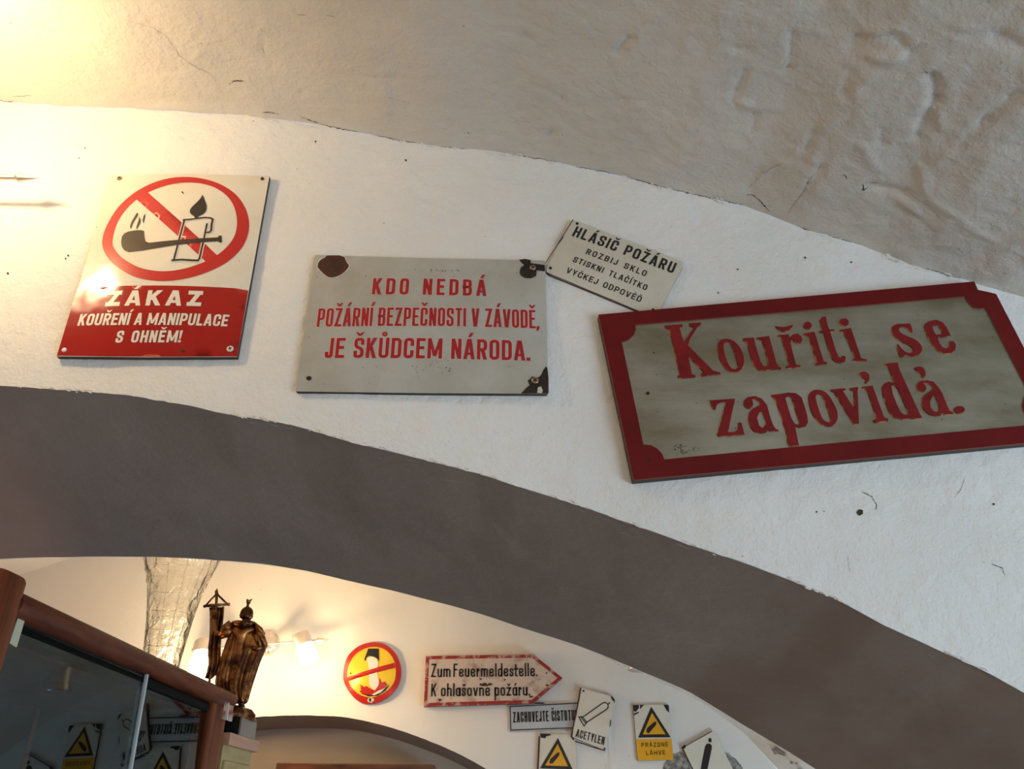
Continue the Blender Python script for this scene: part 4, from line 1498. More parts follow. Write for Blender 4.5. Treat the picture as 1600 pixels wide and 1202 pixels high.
# arrow board
ap = [(665.5, 1025.5), (833.2, 1022.6), (878.8, 1059.6), (833, 1099.3), (662.2, 1104.1)]
r2 = Sign('arrow_sign', 'pink arrow-shaped board with worn red border and two lines of black script', D2, [(665.5, 1025.5), (878, 1022), (878, 1099), (662.2, 1104.1)], off=.030)
r2.slab('board', [ap], [MT['en_cream'], MT['en_cream']], -.028, 0.0)
m = tint(mat('faded_pink_paint', (0.55, 0.42, 0.35), 0.6), (0.30, 0.17, 0.13), (0.62, 0.50, 0.42), 16, 0.32, 0.5, detail=6)
r2.root.children[0].data.materials[0] = m
r2.root.children[0].data.materials[1] = tint(mat('board_edge', (0.3, 0.1, 0.07), 0.7), (0.2, 0.05, 0.04), (0.4, 0.2, 0.14), 30)
mred = mat('worn_red_border', (0.33, 0.03, 0.025), 0.5)
tint(mred, (0.30, 0.022, 0.02), (0.50, 0.30, 0.25), 30, 0.52, 0.60)
cen = np.mean(ap, axis=0)
ai = [(670.5, 1030.5), (831.5, 1028), (871, 1059.8), (831, 1094), (667.5, 1098.8)]
r2.fill('red_border', [ap, ai], mred, h=.0008)
r2.text('Zum Feuermeldestelle.', (673.4, 1058.6), (839.7, 1057.1), (674.6, 1037.6), MT['pr_black'], t=.115, gap=.10, h=.0014, space=.02, rr=.2, xh=.62)
r2.text('K ohlašovně požáru.', (673.4, 1088.8), (828.2, 1087.3), (673.7, 1068.4), MT['pr_black'], t=.125, gap=.10, h=.0014, space=.16, rr=.2, xh=.66)
for p, r_ in (((751, 1061.5), 2.2), ((757, 1070), 4.2), ((766, 1069.5), 3.0), ((752, 1070), 3.5), ((854, 1052), 1.6), ((687, 1094), 2.8), ((830, 1089), 3.0), ((855, 1071), 2.4), ((789, 1062.5), 2.0), ((666, 1060.5), 1.8)):
    r2.fill('rust_spot', [blob(p, r_, 10, .35, .6)], MT['rust2'], h=.0011)

# ZACHOVEJTE CISTOTU
r3 = far_sign('narrow pale blue enamel strip with one line of black capitals under the arrow board', [(795, 1102.5), (911, 1096.7), (910, 1139), (796.5, 1143.2)], None, enamel('bluish_enamel', (0.52, 0.54, 0.58), None, .2), off=.008)
mb = MB()
q = [r3.P(p) for p in ((797, 1104.5), (909, 1098.8), (908, 1137), (798.3, 1141.2))]
r3.stroke(mb, q, .0035, .0006, closed=True)
mb.build('black_border', MT['pr_black'], r3.root)
r3.text('ZACHOVEJTE ČISTOTU!', (801.8, 1129.5), (900.5, 1126), (801.8, 1113), MT['pr_black'], t=.125, gap=.09, h=.0012, space=.12, rr=.2)
r3.fill('rust_chip', [[(833, 1100.6), (838, 1098.2), (848, 1098), (853, 1100.2)]], MT['rust'], h=.001)

# ACETYLEN
za_ = lambda l: zpts(l, 880, 1060, 10.02)
r4 = far_sign('tilted white enamel sign with outlined gas bottle and one black word', [(907.4, 1075), (960.6, 1090), (945.9, 1173.3), (892, 1150.8)], None, MT['en_white'], off=.018)
mb = MB()
k = .0034
for pts, cl in (([(315, 605), (620, 390), (660, 382), (700, 410), (705, 455), (680, 490), (370, 690)], False), ([(245, 608), (300, 606), (370, 690), (325, 750)], True), ([(275, 610), (350, 700)], False), ([(700, 410), (730, 385)], False)):
    r4.stroke(mb, [r4.P(p) for p in za_(pts)], k, .0012, closed=cl)
mb.build('gas_bottle_picture', MT['pr_black'], r4.root)
r4.text('ACETYLEN', (899.0, 1151.8), (943.2, 1164.6), (902.0, 1139.6), MT['pr_black'], t=.13, gap=.14, h=.0012, rr=.2)
for pts in ([(295, 190), (330, 185), (335, 215), (305, 215)], [(740, 285), (770, 290), (808, 340), (800, 400), (790, 360), (765, 345)], [(120, 905), (160, 925), (175, 970), (150, 970)], [(635, 1090), (665, 1095), (655, 1125), (630, 1110)], [(735, 660), (750, 650), (745, 740), (728, 770)]):
    r4.fill('rust_chip', [za_(pts)], MT['rust'], h=.0012)
mb = MB()
r4.stroke(mb, [r4.P(p) for p in za_([(272, 160), (245, 330), (200, 560), (150, 780), (135, 900)])], .005, .001)
r4.stroke(mb, [r4.P(p) for p in za_([(190, 990), (360, 1040), (480, 1085), (640, 1130)])], .004, .001)
mb.build('rusted_edge', MT['rust2'], r4.root)

# warning triangles
zp = lambda l: zpts(l, 780, 1050, 3.81)


def tri_sign(label, quad, tri, bar, panel, chips_):
    s = far_sign(label, quad, None, MT['en_white'], off=.009)
    s.fill('triangle_border', [tri], MT['pr_black'], h=.001)
    c = np.mean(tri, axis=0)
    s.fill('triangle_field', [[tuple(c + (np.array(p) - c) * .70) for p in tri]], MT['en_yellow'], h=.0015)
    s.fill('gas_bottle_picture', [bar], MT['pr_black'], h=.002)
    s.fill('yellow_panel', [panel], MT['en_yellow'], h=.001)
    for cc in chips_:
        s.fill('rust_chip', [cc], MT['rust'], h=.0014)
    return s


r5 = tri_sign('white and yellow warning sign with two printed words, right of the outlined gas bottle sign', [(989.2, 1101.7), (1044.6, 1101.7), (1052.2, 1187.8), (996.5, 1189.1)],
              [(1017.5, 1104.5), (1047.9, 1152.4), (997.2, 1153)], zp([(875, 355), (880, 335), (925, 297), (936, 300), (932, 318), (892, 366), (882, 366)]),
              [(994.2, 1155.8), (1049.2, 1155), (1052.2, 1187.6), (996.5, 1188.9)],
              [zp([(797, 198), (830, 197), (832, 215), (812, 240), (800, 232)]), zp([(838, 197), (862, 197), (850, 210), (838, 225)]), zp([(978, 197), (1008, 197), (1012, 245), (995, 228), (985, 210)]), zp([(800, 250), (830, 238), (832, 244), (804, 260)])])
r5.text('PRÁZDNÉ', (1002.6, 1167.8), (1043.8, 1167), (1002.6, 1161.0), MT['pr_brown'], t=.14, gap=.35, h=.002, rr=.2)
r5.text('LÁHVE', (1009.7, 1180.3), (1039.8, 1179.6), (1009.7, 1173.4), MT['pr_brown'], t=.14, gap=.30, h=.002, rr=.2)
r6 = tri_sign('white and yellow warning sign cut off by the picture edge, directly below the blue strip', [(842.5, 1147), (898, 1148.4), (903, 1234), (839, 1234)],
              [(871.9, 1153.4), (895, 1203), (843.6, 1201)], zp([(298, 540), (304, 520), (348, 480), (360, 483), (356, 500), (318, 546), (305, 548)]),
              [(841, 1205), (902, 1206), (903, 1234), (839, 1234)],
              [zp([(243, 368), (305, 370), (308, 378), (280, 384), (275, 396), (248, 392)])])
mb = MB()
r6.stroke(mb, [r6.P(p) for p in ((842.8, 1152), (841.5, 1180), (840.3, 1202))], .006, .001)
mb.build('rusted_edge', MT['rust2'], r6.root)

# leaning gas bottle sign at the right
zg = lambda l: zpts(l, 1030, 1120, 5.926)
gq = [(1066.3, 1169), (1115, 1142), (1160, 1232), (1112, 1258)]
r7 = far_sign('white enamel sign hung askew with a black gas bottle, lowest at the right', gq, None, MT['en_white'], off=.010)
r7.fill('gas_bottle_picture', [zg([(425, 275), (440, 252), (470, 250), (487, 270), (486, 300), (440, 520), (425, 600), (365, 590), (385, 480)])], MT['pr_black'], h=.001)
r7.fill('bottle_valve_picture', [zg([(455, 215), (465, 198), (480, 202), (486, 222), (480, 240), (458, 236)])], MT['pr_black'], h=.001)
r7.fill('rust_chip', [zg([(205, 285), (235, 262), (247, 270), (240, 295), (215, 300)])], MT['rust'], h=.001)
mb = MB()
r7.stroke(mb, [r7.P(p) for p in ((1067, 1170), (1082, 1202), (1090, 1218))], .003, .001)
r7.stroke(mb, [r7.P(p) for p in ((1069, 1167.5), (1095, 1153), (1112, 1143.5))], .0018, .001)
mb.build('rusted_edge', MT['rust'], r7.root)


# bare mortar patches in the back wall and vault
def back_patch(loop):
    q = [tuple(on_y(a, b, D2 - .004)[[0, 2]]) for a, b in loop]
    v, f = fill2d([resample(q, .02)], .02)
    mb = MB()
    X_, Z_ = np.array([p[0] for p in v]), np.array([p[1] for p in v])
    dd = 0.006 * fbm(X_ * 4, Z_ * 4, 3)
    mb.add([(p[0], D2 - d - .0025, p[1]) for p, d in zip(v, dd)], f)
    mb.build('mortar_patch', MT['mortar'], wall_back)


def ragged(lp, amp=1.2, step=3):
    out = []
    for p in resample(lp, step):
        out.append((p[0] + random.uniform(-amp, amp), p[1] + random.uniform(-amp, amp)))
    return out


back_patch(ragged(zg([(50, 440), (110, 370), (205, 320), (240, 360), (300, 500), (300, 620), (20, 620)])))
back_patch(ragged(zg([(600, 330), (640, 335), (720, 400), (775, 470), (800, 560), (710, 560), (650, 430)])))


def vault_hit(px, py):
    d = ray(px, py)
    lo, hi = YB, D2
    for _ in range(40):
        m_ = (lo + hi) / 2
        q = d * (m_ / d[1])
        if q[2] > float(aE(q[0])):
            hi = m_
        else:
            lo = m_
    return d * (lo / d[1])


for c, r_ in (((1213, 1171), 7), ((1222, 1176), 5), ((1236, 1190), 2.5), ((1244, 1191), 2), ((1249, 1200), 4), ((1241, 1203), 3)):
    pts = [vault_hit(*p) for p in blob(c, r_, 14, .35, .7, .6)]
    mb = MB()
    mb.add([(p[0], p[1], p[2] - .004) for p in pts], [tuple(range(14))])
    mb.build('mortar_patch', MT['mortar'], vault_back)

# ------------------------------------------------------------------ glazed display cabinet
ma, mt_, mc = math.radians(-5.254), math.radians(2.0), -0.22876 * D2
nrm = np.array([math.cos(ma), math.sin(ma), 0.0])           # out of the glazed side
run = np.array([-math.sin(ma), math.cos(ma), 0.0])          # along the glazed side, away from the viewer
upv = np.array([0, 0, 1.0])
gn = np.array([math.cos(ma) * math.cos(mt_), math.sin(ma) * math.cos(mt_), math.sin(mt_)])


def hit_glass(px, py):
    d = ray(px, py)
    return d * (mc / (d @ gn))


Gt = hit_glass(36, 985)
# local coordinates: s along run from the near post, n outward from the glass plane at the top, z height
S0 = hit_glass(36, 925)
S0 = np.array([S0[0], S0[1], 0.0])


def loc(s, n, z):
    return S0 + run * s + nrm * n + upv * z


LEN = float((hit_glass(360, 1083) - hit_glass(36, 925)) @ run)
BAS = [run, nrm, upv]
TOPZ = 0.283
cab = thing('display_cabinet', 'mahogany display cabinet with reflecting glass front at lower left', 'cabinet', loc(LEN / 2, -.25, FLOOR))
DEP = 0.42
mb = MB()
mb.box(loc(-.046, -.012, (0.300 + FLOOR) / 2), (.068, .058, 0.300 - FLOOR), BAS, bev=.016)
smooth_by_angle(mb.build('corner_post', MT['mahogv'], cab))
mb = MB()
mb.box(loc(LEN - .052, -.014, (0.268 + FLOOR) / 2), (.086, .036, 0.268 - FLOOR), BAS, bev=.004)
smooth_by_angle(mb.build('corner_post', MT['mahogv'], cab))
for nn in (-.034, LEN - .06):
    mb = MB()
    mb.box(loc(nn, -DEP, (0.27 + FLOOR) / 2), (.06, .05, 0.27 - FLOOR), BAS, bev=.006)
    mb.build('corner_post', MT['mahogv'], cab)


def rail_profile(z_top, h, d0, d1, s0, s1, drop=0.0):
    """moulded rail: rounded nose on the outside"""
    prof = []
    for k in range(9):
        a = math.pi / 2 - math.pi * k / 8
        prof.append((d1 - (d1 - d0) * .35 + (d1 - d0) * .35 * math.cos(a), z_top - h / 2 + h / 2 * math.sin(a)))
    prof += [(d0, z_top - h), (d0, z_top)]
    n = len(prof)
    mb = MB()
    vs = [loc(s0, a, b) for a, b in prof] + [loc(s1, a, b - drop) for a, b in prof]
    mb.add(vs, [(i, (i + 1) % n, n + (i + 1) % n, n + i) for i in range(n)] + [tuple(range(n))[::-1], tuple(n + i for i in range(n))])
    return mb


RAILD = 0.014
smooth_by_angle(rail_profile(TOPZ, .034, -.03, .018, -.02, LEN + .002, RAILD).build('top_rail', MT['mahog'], cab), 50)
rail_profile(TOPZ - .032, .020, -.03, -.001, -.02, LEN - .088, RAILD).build('rail_shadow_strip', MT['darkin'], cab)  # near-black strip standing in for the recess shadow below the rail
smooth_by_angle(rail_profile(-.62, .05, -.03, .012, 0.0, LEN - .09).build('middle_rail', MT['mahog'], cab), 50)
mb = MB()
mb.box(loc(LEN / 2 - .03, -DEP / 2 - .02, TOPZ - .046), (LEN + .0, DEP - .05, .018), BAS)
mb.build('top_board', MT['mahog'], cab)
mb = MB()
mb.box(loc(LEN / 2 - .03, -DEP + .02, (TOPZ - .055 + FLOOR) / 2), (LEN - .06, .015, TOPZ - .055 - FLOOR), BAS)
mb.build('back_panel', MT['darkin'], cab)
mb = MB()
mb.box(loc(LEN / 2 - .03, -DEP / 2 - .02, -.66), (LEN - .12, DEP - .09, .02), BAS)
mb.build('shelf', MT['darkin'], cab)
mb = MB()
for s_c in (.002, LEN - .032):
    mb.box(loc(s_c, -DEP / 2 - .02, (TOPZ - .055 + FLOOR) / 2), (.014, DEP - .05, TOPZ - .055 - FLOOR), BAS)
mb.build('side_panel', MT['darkin'], cab)
mb = MB()
mb.box(loc(LEN / 2 - .03, -.012, (-.68 + FLOOR) / 2), (LEN - .14, .016, -.68 - FLOOR), BAS)
mb.build('door_panel', MT['mahogv'], cab)
# the two panes lean as the reflections show
ug = np.cross(gn, run)
ug = ug if ug[2] > 0 else -ug
sg0, sg1 = 0.003, LEN - .094
gap_s = float((hit_glass(228, 1060) - S0) @ run)


def pane(sa, sb, dn):
    mb = MB()
    zt, hgt = TOPZ - .034, .84
    a = S0 + run * ((sa + sb) / 2)
    base = a + upv * 0
    # point of the mirror plane at height zt under this s
    q = a + nrm * ((mc - (a + upv * zt) @ gn) / (nrm @ gn)) + upv * zt
    c = q - ug * hgt / 2 + gn * dn
    mb.box(c, (sb - sa, .004, hgt), [run, gn, ug])
    return mb.build('glass_pane', MT['glass'], cab)


pane(sg0, gap_s + .004, -.002)
pane(gap_s - .004, sg1, -.0085)
mb = MB()                                   # bright ground edge of the sliding pane
zt = TOPZ - .036
q = hit_glass(228, 1060)
mb.box(q - ug * .40 + gn * .0005, (.0042, .0052, .86), [run, gn, ug])
mb.build('pane_edge', mat('ground_glass_edge', (.55, .58, .6), .3), cab)
# tape by the near post, chrome clamp by the far post
mb = MB()
q0 = [hit_glass(*p) + gn * .004 for p in ((24, 961.5), (34.3, 966.5), (20.5, 1012), (9.2, 1005))]
mb.add(q0, [(0, 3, 2, 1)])
mb.add([p + gn * .001 - np.array([0, 0, 0]) for p in q0], [(0, 3, 2, 1)])
mb.build('tape_strip', MT['tan'], cab)
mb = MB()
for (pa, pb, pc, pd) in (((342, 1099), (348, 1099), (344.5, 1126), (338, 1124)), ((348, 1099), (354, 1098.5), (351, 1128), (345, 1126)), ((354, 1100), (357, 1101), (354, 1128), (351, 1128))):
    vs = [hit_glass(*p) + gn * .012 for p in (pa, pb, pc, pd)]
    w_ = [v - gn * .012 for v in vs]
    mb.add(vs + w_, [(0, 3, 2, 1), (0, 1, 5, 4), (1, 2, 6, 5), (2, 3, 7, 6), (3, 0, 4, 7)])
c_ = hit_glass(348, 1099) + gn * .013
d_ = hit_glass(344.7, 1126) + gn * .013
mb.tube([c_, d_], .0022, 8)
mb.build('glass_clamp', MT['chrome'], cab)

# ------------------------------------------------------------------ low pine cabinet beyond, with statue
PL = float((hit_glass(401.5, 1160) - S0) @ run)
pz = float(hit_glass(401.5, 1160)[2])
s0p = LEN + .012
pine = thing('pine_cabinet', 'pale wooden cabinet with pinkish cornice carrying the bronze statue', 'cabinet', loc((s0p + PL) / 2, -.2, FLOOR))
MTp = hit_glass(386, 1154)
pz = float(MTp[2])
mb = MB()
mb.box(loc((s0p + PL) / 2, -.17, pz - .012), (PL - s0p, .36, .024), BAS)
mb.build('cornice', MT['pinkwood'], pine)
mb = MB()
mb.box(loc((s0p + PL) / 2, -.176, (pz - .024 + FLOOR) / 2), (PL - s0p - .010, .345, pz - .024 - FLOOR), BAS)
mb.build('carcass', MT['pinewood'], pine)
mb = MB()
mb.box(loc((s0p + PL) / 2, -.001, pz - .33), (PL - s0p - .03, .008, .55), BAS, bev=.003)
pd_ = mb.build('side_panel', MT['pinewood'], pine)

# statue: knight in a cape holding a banner
ST_S = s0p + .105
ST_N = -.055
stc = loc(ST_S, ST_N, pz)
YS = float(stc[1])
k_px = YS / (ray(370, 1050)[1]) / FPX               # metres per pixel at the statue
St = lambda a, b, dy=0.0: on_y(300 + a / 6.007, 910 + b / 6.007, YS) + np.array([0, dy, 0])
statue = thing('statue', 'bronze statue of a helmeted knight in a cape holding a banner', 'statue', (stc[0], stc[1], pz))
sx = stc[0]


def skin(name, joints, edges, material, parent, root=0, sub=2):
    me = bpy.data.meshes.new(name)
    off = np.array([0, 0, EYE]) - np.array(parent.location)
    me.from_pydata([tuple(np.array(j[:3]) + off) for j in joints], edges, [])
    o = bpy.data.objects.new(name, me)
    COL.objects.link(o)
    o.parent = parent
    m_ = o.modifiers.new('skin', 'SKIN')
    for i, j in enumerate(joints):
        sv = me.skin_vertices[0].data[i]
        sv.radius = (j[3], j[4] if len(j) > 4 else j[3])
        sv.use_root = (i == root)
    sb = o.modifiers.new('sub', 'SUBSURF')
    sb.levels = sb.render_levels = sub
    m_.use_smooth_shade = True
    me.materials.append(material)
    return o


J = []


def jp(a, b, r, dy=0.0, r2=None):
    p = St(a, b, dy)
    J.append((p[0], p[1], p[2], r * k_px / 6.007, (r2 or r) * k_px / 6.007))
    return len(J) - 1


foot_z = pz + .035
pel = jp(430, 700, 80, 0, 60)
ch = jp(470, 520, 95, 0, 65)
sh = jp(490, 430, 85, 0, 55)
nk = jp(505, 372, 30)
hd = jp(512, 325, 42)
hd2 = jp(516, 285, 46)
lsh = jp(385, 425, 42)
lel = jp(235, 490, 32)
lw = jp(205, 375, 24)
lh = jp(205, 315, 28)
rsh = jp(605, 445, 45)
rel = jp(690, 600, 34)
rw = jp(610, 680, 26, .01)
lk = jp(360, 900, 50)
rk = jp(480, 900, 50)
la = jp(330, 1120, 30)
ra = jp(460, 1150, 30)
lf = jp(330, 1180, 28, .02)
rf = jp(460, 1195, 28, .02)
E_ = [(pel, ch), (ch, sh), (sh, nk), (nk, hd), (hd, hd2), (sh, lsh), (lsh, lel), (lel, lw), (lw, lh), (sh, rsh), (rsh, rel), (rel, rw), (pel, lk), (lk, la), (la, lf), (pel, rk), (rk, ra), (ra, rf)]
skin('body', J, E_, MT['bronze'], statue, pel)
# five fingers closed on the pole
for k in range(4):
    mb = MB()
    yy = 285 + k * 15
    mb.tube([St(188, yy, .004), St(192, yy, -.012), St(215, yy, -.016), St(236, yy + 2, -.011), St(238, yy + 3, .002)], [.0032, .0035, .0035, .0032, .0026], 8)
    mb.build('finger', MT['bronze'], statue, smooth=True)
mb = MB()
mb.tube([St(200, 340, -.008), St(225, 322, -.017), St(240, 306, -.014)], [.0036, .0036, .003], 8)
mb.build('thumb', MT['bronze'], statue, smooth=True)
# helmet with plume, seen from behind
hc = St(513, 292)
R = 62 * k_px / 6.007
mb = MB()
mb.lathe(hc + np.array([0, 0, -R * .95]), (0.02, 0, 1), [(R * .80, 0), (R * .98, R * .25), (R * 1.02, R * .9), (R * .93, R * 1.35), (R * .7, R * 1.7), (R * .38, R * 1.92), (R * .1, R * 2.0)], 24)
mb.tube([hc + np.array([0, -.001, R * 1.0]), St(524, 212), St(530, 190)], [.004, .0028, .0025], 8)
mb.lathe(hc + np.array([0, 0, -R * .5]), (0.02, 0, 1), [(R * 1.05, 0), (R * 1.1, R * .06), (R * 1.05, R * .12)], 24)
hel = mb.build('helmet', MT['bronze'], statue, smooth=True)
mb = MB()
mb.tube([St(528, 200), St(522, 172), St(515, 158)], [.004, .0035, .0012], 8)
mb.tube([St(530, 200), St(545, 172), St(566, 158)], [.0042, .003, .0010], 8)
mb.build('plume', MT['bronze'], hel, smooth=True)
mb = MB()                                      # face on the far side: nose and chin
mb.lathe(hc + np.array([0, R * .7, -R * .45]), (0, .5, -1), [(R * .12, 0), (R * .22, R * .3), (R * .05, R * .45)], 8)
mb.lathe(hc + np.array([0, R * .35, -R * .9]), (0, .6, -1), [(R * .5, 0), (R * .4, R * .25), (R * .1, R * .4)], 12)
mb.build('face', MT['bronze'], statue, smooth=True)
# cape with deep folds
rows = [(385, 440, 560, 20), (400, 385, 600, 26), (430, 372, 625, 32), (470, 352, 655, 38), (520, 335, 672, 44), (580, 312, 685, 48), (640, 292, 690, 52), (700, 272, 655, 55), (780, 250, 625, 58), (860, 226, 600, 60), (940, 212, 572, 62), (1000, 222, 555, 63), (1050, 258, 540, 62), (1095, 300, 530, 60), (1140, 340, 505, 54)]
n = 96
vs = []
for ri_, (yy, xl, xr, dp) in enumerate(rows):
    t_ = ri_ / (len(rows) - 1)
    pl, pr = St(xl, yy), St(xr, yy)
    c = (pl + pr) / 2
    hwid = (pr[0] - pl[0]) / 2
    dep_ = dp * k_px / 6.007 * 1.15
    for k in range(n):
        a = 2 * math.pi * k / n
        fold = 1 + (0.12 + 0.34 * t_) * (0.6 * math.sin(9 * a + 2.2 * t_ + .4) + 0.4 * math.sin(17 * a - 3.0 * t_ + 1.0)) * (1 if math.sin(a) < 0.3 else .4)
        vs.append(c + np.array([hwid * math.cos(a) * (1 + 0.03 * t_ * math.sin(5 * a)), -abs(dep_) * (-math.sin(a)) * fold, 0]) + np.array([0, 0, -.004 * t_ * math.sin(7 * a)]))
mb = MB()
fs = []
for i in range(len(rows) - 1):
    fs += [(i * n + k, (i + 1) * n + k, (i + 1) * n + (k + 1) % n, i * n + (k + 1) % n) for k in range(n)]
fs += [tuple(range(n)), tuple((len(rows) - 1) * n + k for k in range(n))[::-1]]
mb.add(vs, fs)
cape = mb.build('cape', MT['bronze'], statue, smooth=True)
sb = cape.modifiers.new('sub', 'SUBSURF')
sb.levels = sb.render_levels = 1
mb = MB()                                      # sleeve drapery over the bent right arm
for (p0, p1, p2, r_) in (((590, 410), (650, 460), (684, 498), 30), ((610, 450), (670, 540), (690, 610), 34), ((560, 620), (620, 640), (690, 600), 26), ((590, 480), (640, 560), (650, 650), 30)):
    mb.tube([St(*p0, -.006), St(*p1, -.012), St(*p2, -.004)], [r_ * k_px / 6.007, r_ * k_px / 6.007, r_ * .35 * k_px / 6.007], 10)
mb.build('sleeve', MT['bronze'], statue, smooth=True)
mb = MB()                                      # collar roll
mb.tube([St(395, 392, -.01), St(440, 402, -.022), (St(500, 412, -.026)), St(560, 402, -.022), St(590, 395, -.008)], [.005, .007, .008, .007, .005], 10)
mb.tube([St(420, 385, -.012), St(470, 418, -.026), St(520, 422, -.027), St(570, 385, -.014)], [.003, .005, .005, .003], 8)
mb.build('collar', MT['bronze'], statue, smooth=True)
mb = MB()                                      # left sleeve folds
mb.tube([St(380, 400, -.008), St(330, 440, -.010), St(262, 505, -.006)], [.012, .011, .006], 10)
mb.tube([St(390, 440, -.006), St(330, 490, -.008), St(270, 525, -.003)], [.010, .010, .004], 10)
mb.build('sleeve', MT['bronze'], statue, smooth=True)
# banner
ban = MB()
ban.tube([St(236, 66), St(232, 100), St(228, 200), St(222, 400), St(190, 800), St(160, 940), St(150, 1150)], [.0012, .0036, .0032, .003, .003, .003, .003], 10)
banner_pole = ban.build('banner_pole', MT['bronze'], statue, smooth=True)
mb = MB()
mb.tube([St(116, 226), St(180, 218), St(342, 209)], [.0028, .0042, .0026], 10)
for x in (116, 342):
    mb.lathe(St(x, 226 if x < 200 else 209) + np.array([-.003, 0, 0]), (1, 0, 0), [(.001, 0), (.004, .002), (.004, .005), (.001, .007)], 10)
mb.tube([St(232, 110), St(180, 160), St(133, 216)], .0024, 8)
mb.tube([St(232, 110), St(285, 160), St(333, 206)], .0024, 8)
mb.tube([St(232, 112), St(228, 86), St(236, 62)], [.0045, .004, .001], 8)
mb.build('crossbar', MT['bronze'], banner_pole, smooth=True)
rowsb = [(225, 150, 300), (300, 154, 296), (420, 152, 282), (520, 148, 270), (600, 138, 264), (680, 138, 262), (760, 146, 262), (830, 132, 240), (870, 122, 200), (900, 114, 165)]
mb = MB()
nb = 20
vs = []
for side in (0, 1):
    for (yy, xl, xr) in rowsb:
        for k in range(nb):
            u = k / (nb - 1)
            vs.append(St(xl + (xr - xl) * u, yy, .006 + .006 * math.sin(3.2 * math.pi * u + yy * .004) + side * .004))
fs = []
for sd in (0, 1):
    b0 = sd * len(rowsb) * nb
    for i in range(len(rowsb) - 1):
        for k in range(nb - 1):
            q = (b0 + i * nb + k, b0 + (i + 1) * nb + k, b0 + (i + 1) * nb + k + 1, b0 + i * nb + k + 1)
            fs.append(q if sd == 0 else q[::-1])
b1 = len(rowsb) * nb
for i in range(len(rowsb) - 1):
    for k in (0, nb - 1):
        q = (i * nb + k, b1 + i * nb + k, b1 + (i + 1) * nb + k, (i + 1) * nb + k)
        fs.append(q)
mb.add(vs, fs)
mb.build('banner', MT['bronze'], statue, smooth=True)
# rocky base and plinth
pb = on_y(372, 1137, YS)
zb0 = pz
pcx = float(on_y(366, 1140, YS)[0])
mb = MB()
n = 18
rings = []
for (hh, rr_) in ((.036, .056), (.048, .055), (.060, .042), (.068, .02)):
    rings.append([(pcx - .012 + rr_ * math.cos(2 * math.pi * k / n) * random.uniform(.85, 1.1), YS + rr_ * .75 * math.sin(2 * math.pi * k / n) * random.uniform(.85, 1.1), zb0 + hh) for k in range(n)])
mb.add([p for r in rings for p in r], [(i * n + k, i * n + (k + 1) % n, (i + 1) * n + (k + 1) % n, (i + 1) * n + k) for i in range(3) for k in range(n)] + [tuple(3 * n + k for k in range(n)), tuple(range(n))[::-1]])
mb.build('rock_base', MT['bronze'], statue)
mb = MB()
mb.box(loc(ST_S, ST_N + .006, zb0 + .0185), (.100, .110, .037), BAS)
mb.build('plinth', MT['black'], statue)
mb = MB()
mb.box(loc(ST_S, ST_N + .0635, zb0 + .0185), (.100, .004, .036), BAS)
mb.build('plinth_plate', mat('dull_metal_plate', (.3, .28, .26), .4, .6), statue)

# ------------------------------------------------------------------ flared glass vase on the display cabinet
vp = on_y(261, 1046, 1.84)
vz0 = TOPZ - .036
vx, vy = float(vp[0]), 1.80
vase = thing('glass_vase', 'tall flared vase of clear pressed glass standing on the display cabinet', 'vase', (vx, vy, vz0))
kk = 1.80 / ray(280, 950)[1] / FPX
z_at = lambda py: float(on_y(275, py, vy)[2])
prof = [(0.0, vz0 + .001), (26 * kk, vz0 + .001), (27 * kk, z_at(1030)), (30 * kk, z_at(1000)), (34 * kk, z_at(965)), (39 * kk, z_at(935)), (47 * kk, z_at(905)), (56 * kk, z_at(880)), (62 * kk, z_at(862)), (66 * kk, z_at(850))]
inn = [(max(r - .0045, .001), z + (.006 if i < 2 else 0)) for i, (r, z) in enumerate(prof)][::-1]
full = prof + [(prof[-1][0] - .002, prof[-1][1] + .002)] + inn
mb = MB()
n = 64
vs = []
for (r, z) in full:
    for k in range(n):
        a = 2 * math.pi * k / n
        rr_ = r * (1 + .012 * math.sin(a * 9)) if r > .01 else r
        vs.append((vx + rr_ * math.cos(a), vy + rr_ * math.sin(a), z))
mb.add(vs, [(i * n + k, i * n + (k + 1) % n, (i + 1) * n + (k + 1) % n, (i + 1) * n + k) for i in range(len(full) - 1) for k in range(n)])
mb.build('vase_body', MT['vase'], vase, smooth=True)
mb = MB()
for py in (895, 912, 935, 962, 990, 1015):
    z = z_at(py)
    r = np.interp(z, [p[1] for p in prof], [p[0] for p in prof]) + .0008
    mb.tube([(vx + r * math.cos(a), vy + r * math.sin(a), z + .0015 * math.sin(5 * a)) for a in np.linspace(0, 2 * math.pi, 49)], .0009, 6)
for a in np.linspace(0, 2 * math.pi, 13)[:-1]:
    mb.tube([(vx + (r + .0006) * math.cos(a), vy + (r + .0006) * math.sin(a), z) for r, z in prof[1:]], .0009, 6)
mb.build('glass_rib', MT['vase'], vase, smooth=True)


# ------------------------------------------------------------------ lamps
def lamp_head(root, pos, axis, r=.022, cap=.035, glow=.045, matl=None):
    axis = np.array(axis, float)
    axis /= np.linalg.norm(axis)
    mb = MB()
    mb.lathe(np.array(pos) - axis * cap, axis, [(r * .3, 0), (r * .95, .002), (r, .006), (r, cap), (r * .9, cap + .001)], 20)
    h = smooth_by_angle(mb.build('lamp_head', MT['steel'], root))
    mb = MB()
    mb.lathe(np.array(pos), axis, [(r * .85, 0), (r * 1.05, glow * .3), (r * 1.15, glow), (r * .9, glow + .006), (r * .2, glow + .008)], 20)
    mb.build('glass_shade', matl or MT['shade'], h, smooth=True)
    return np.array(pos) + axis * (glow + .012)


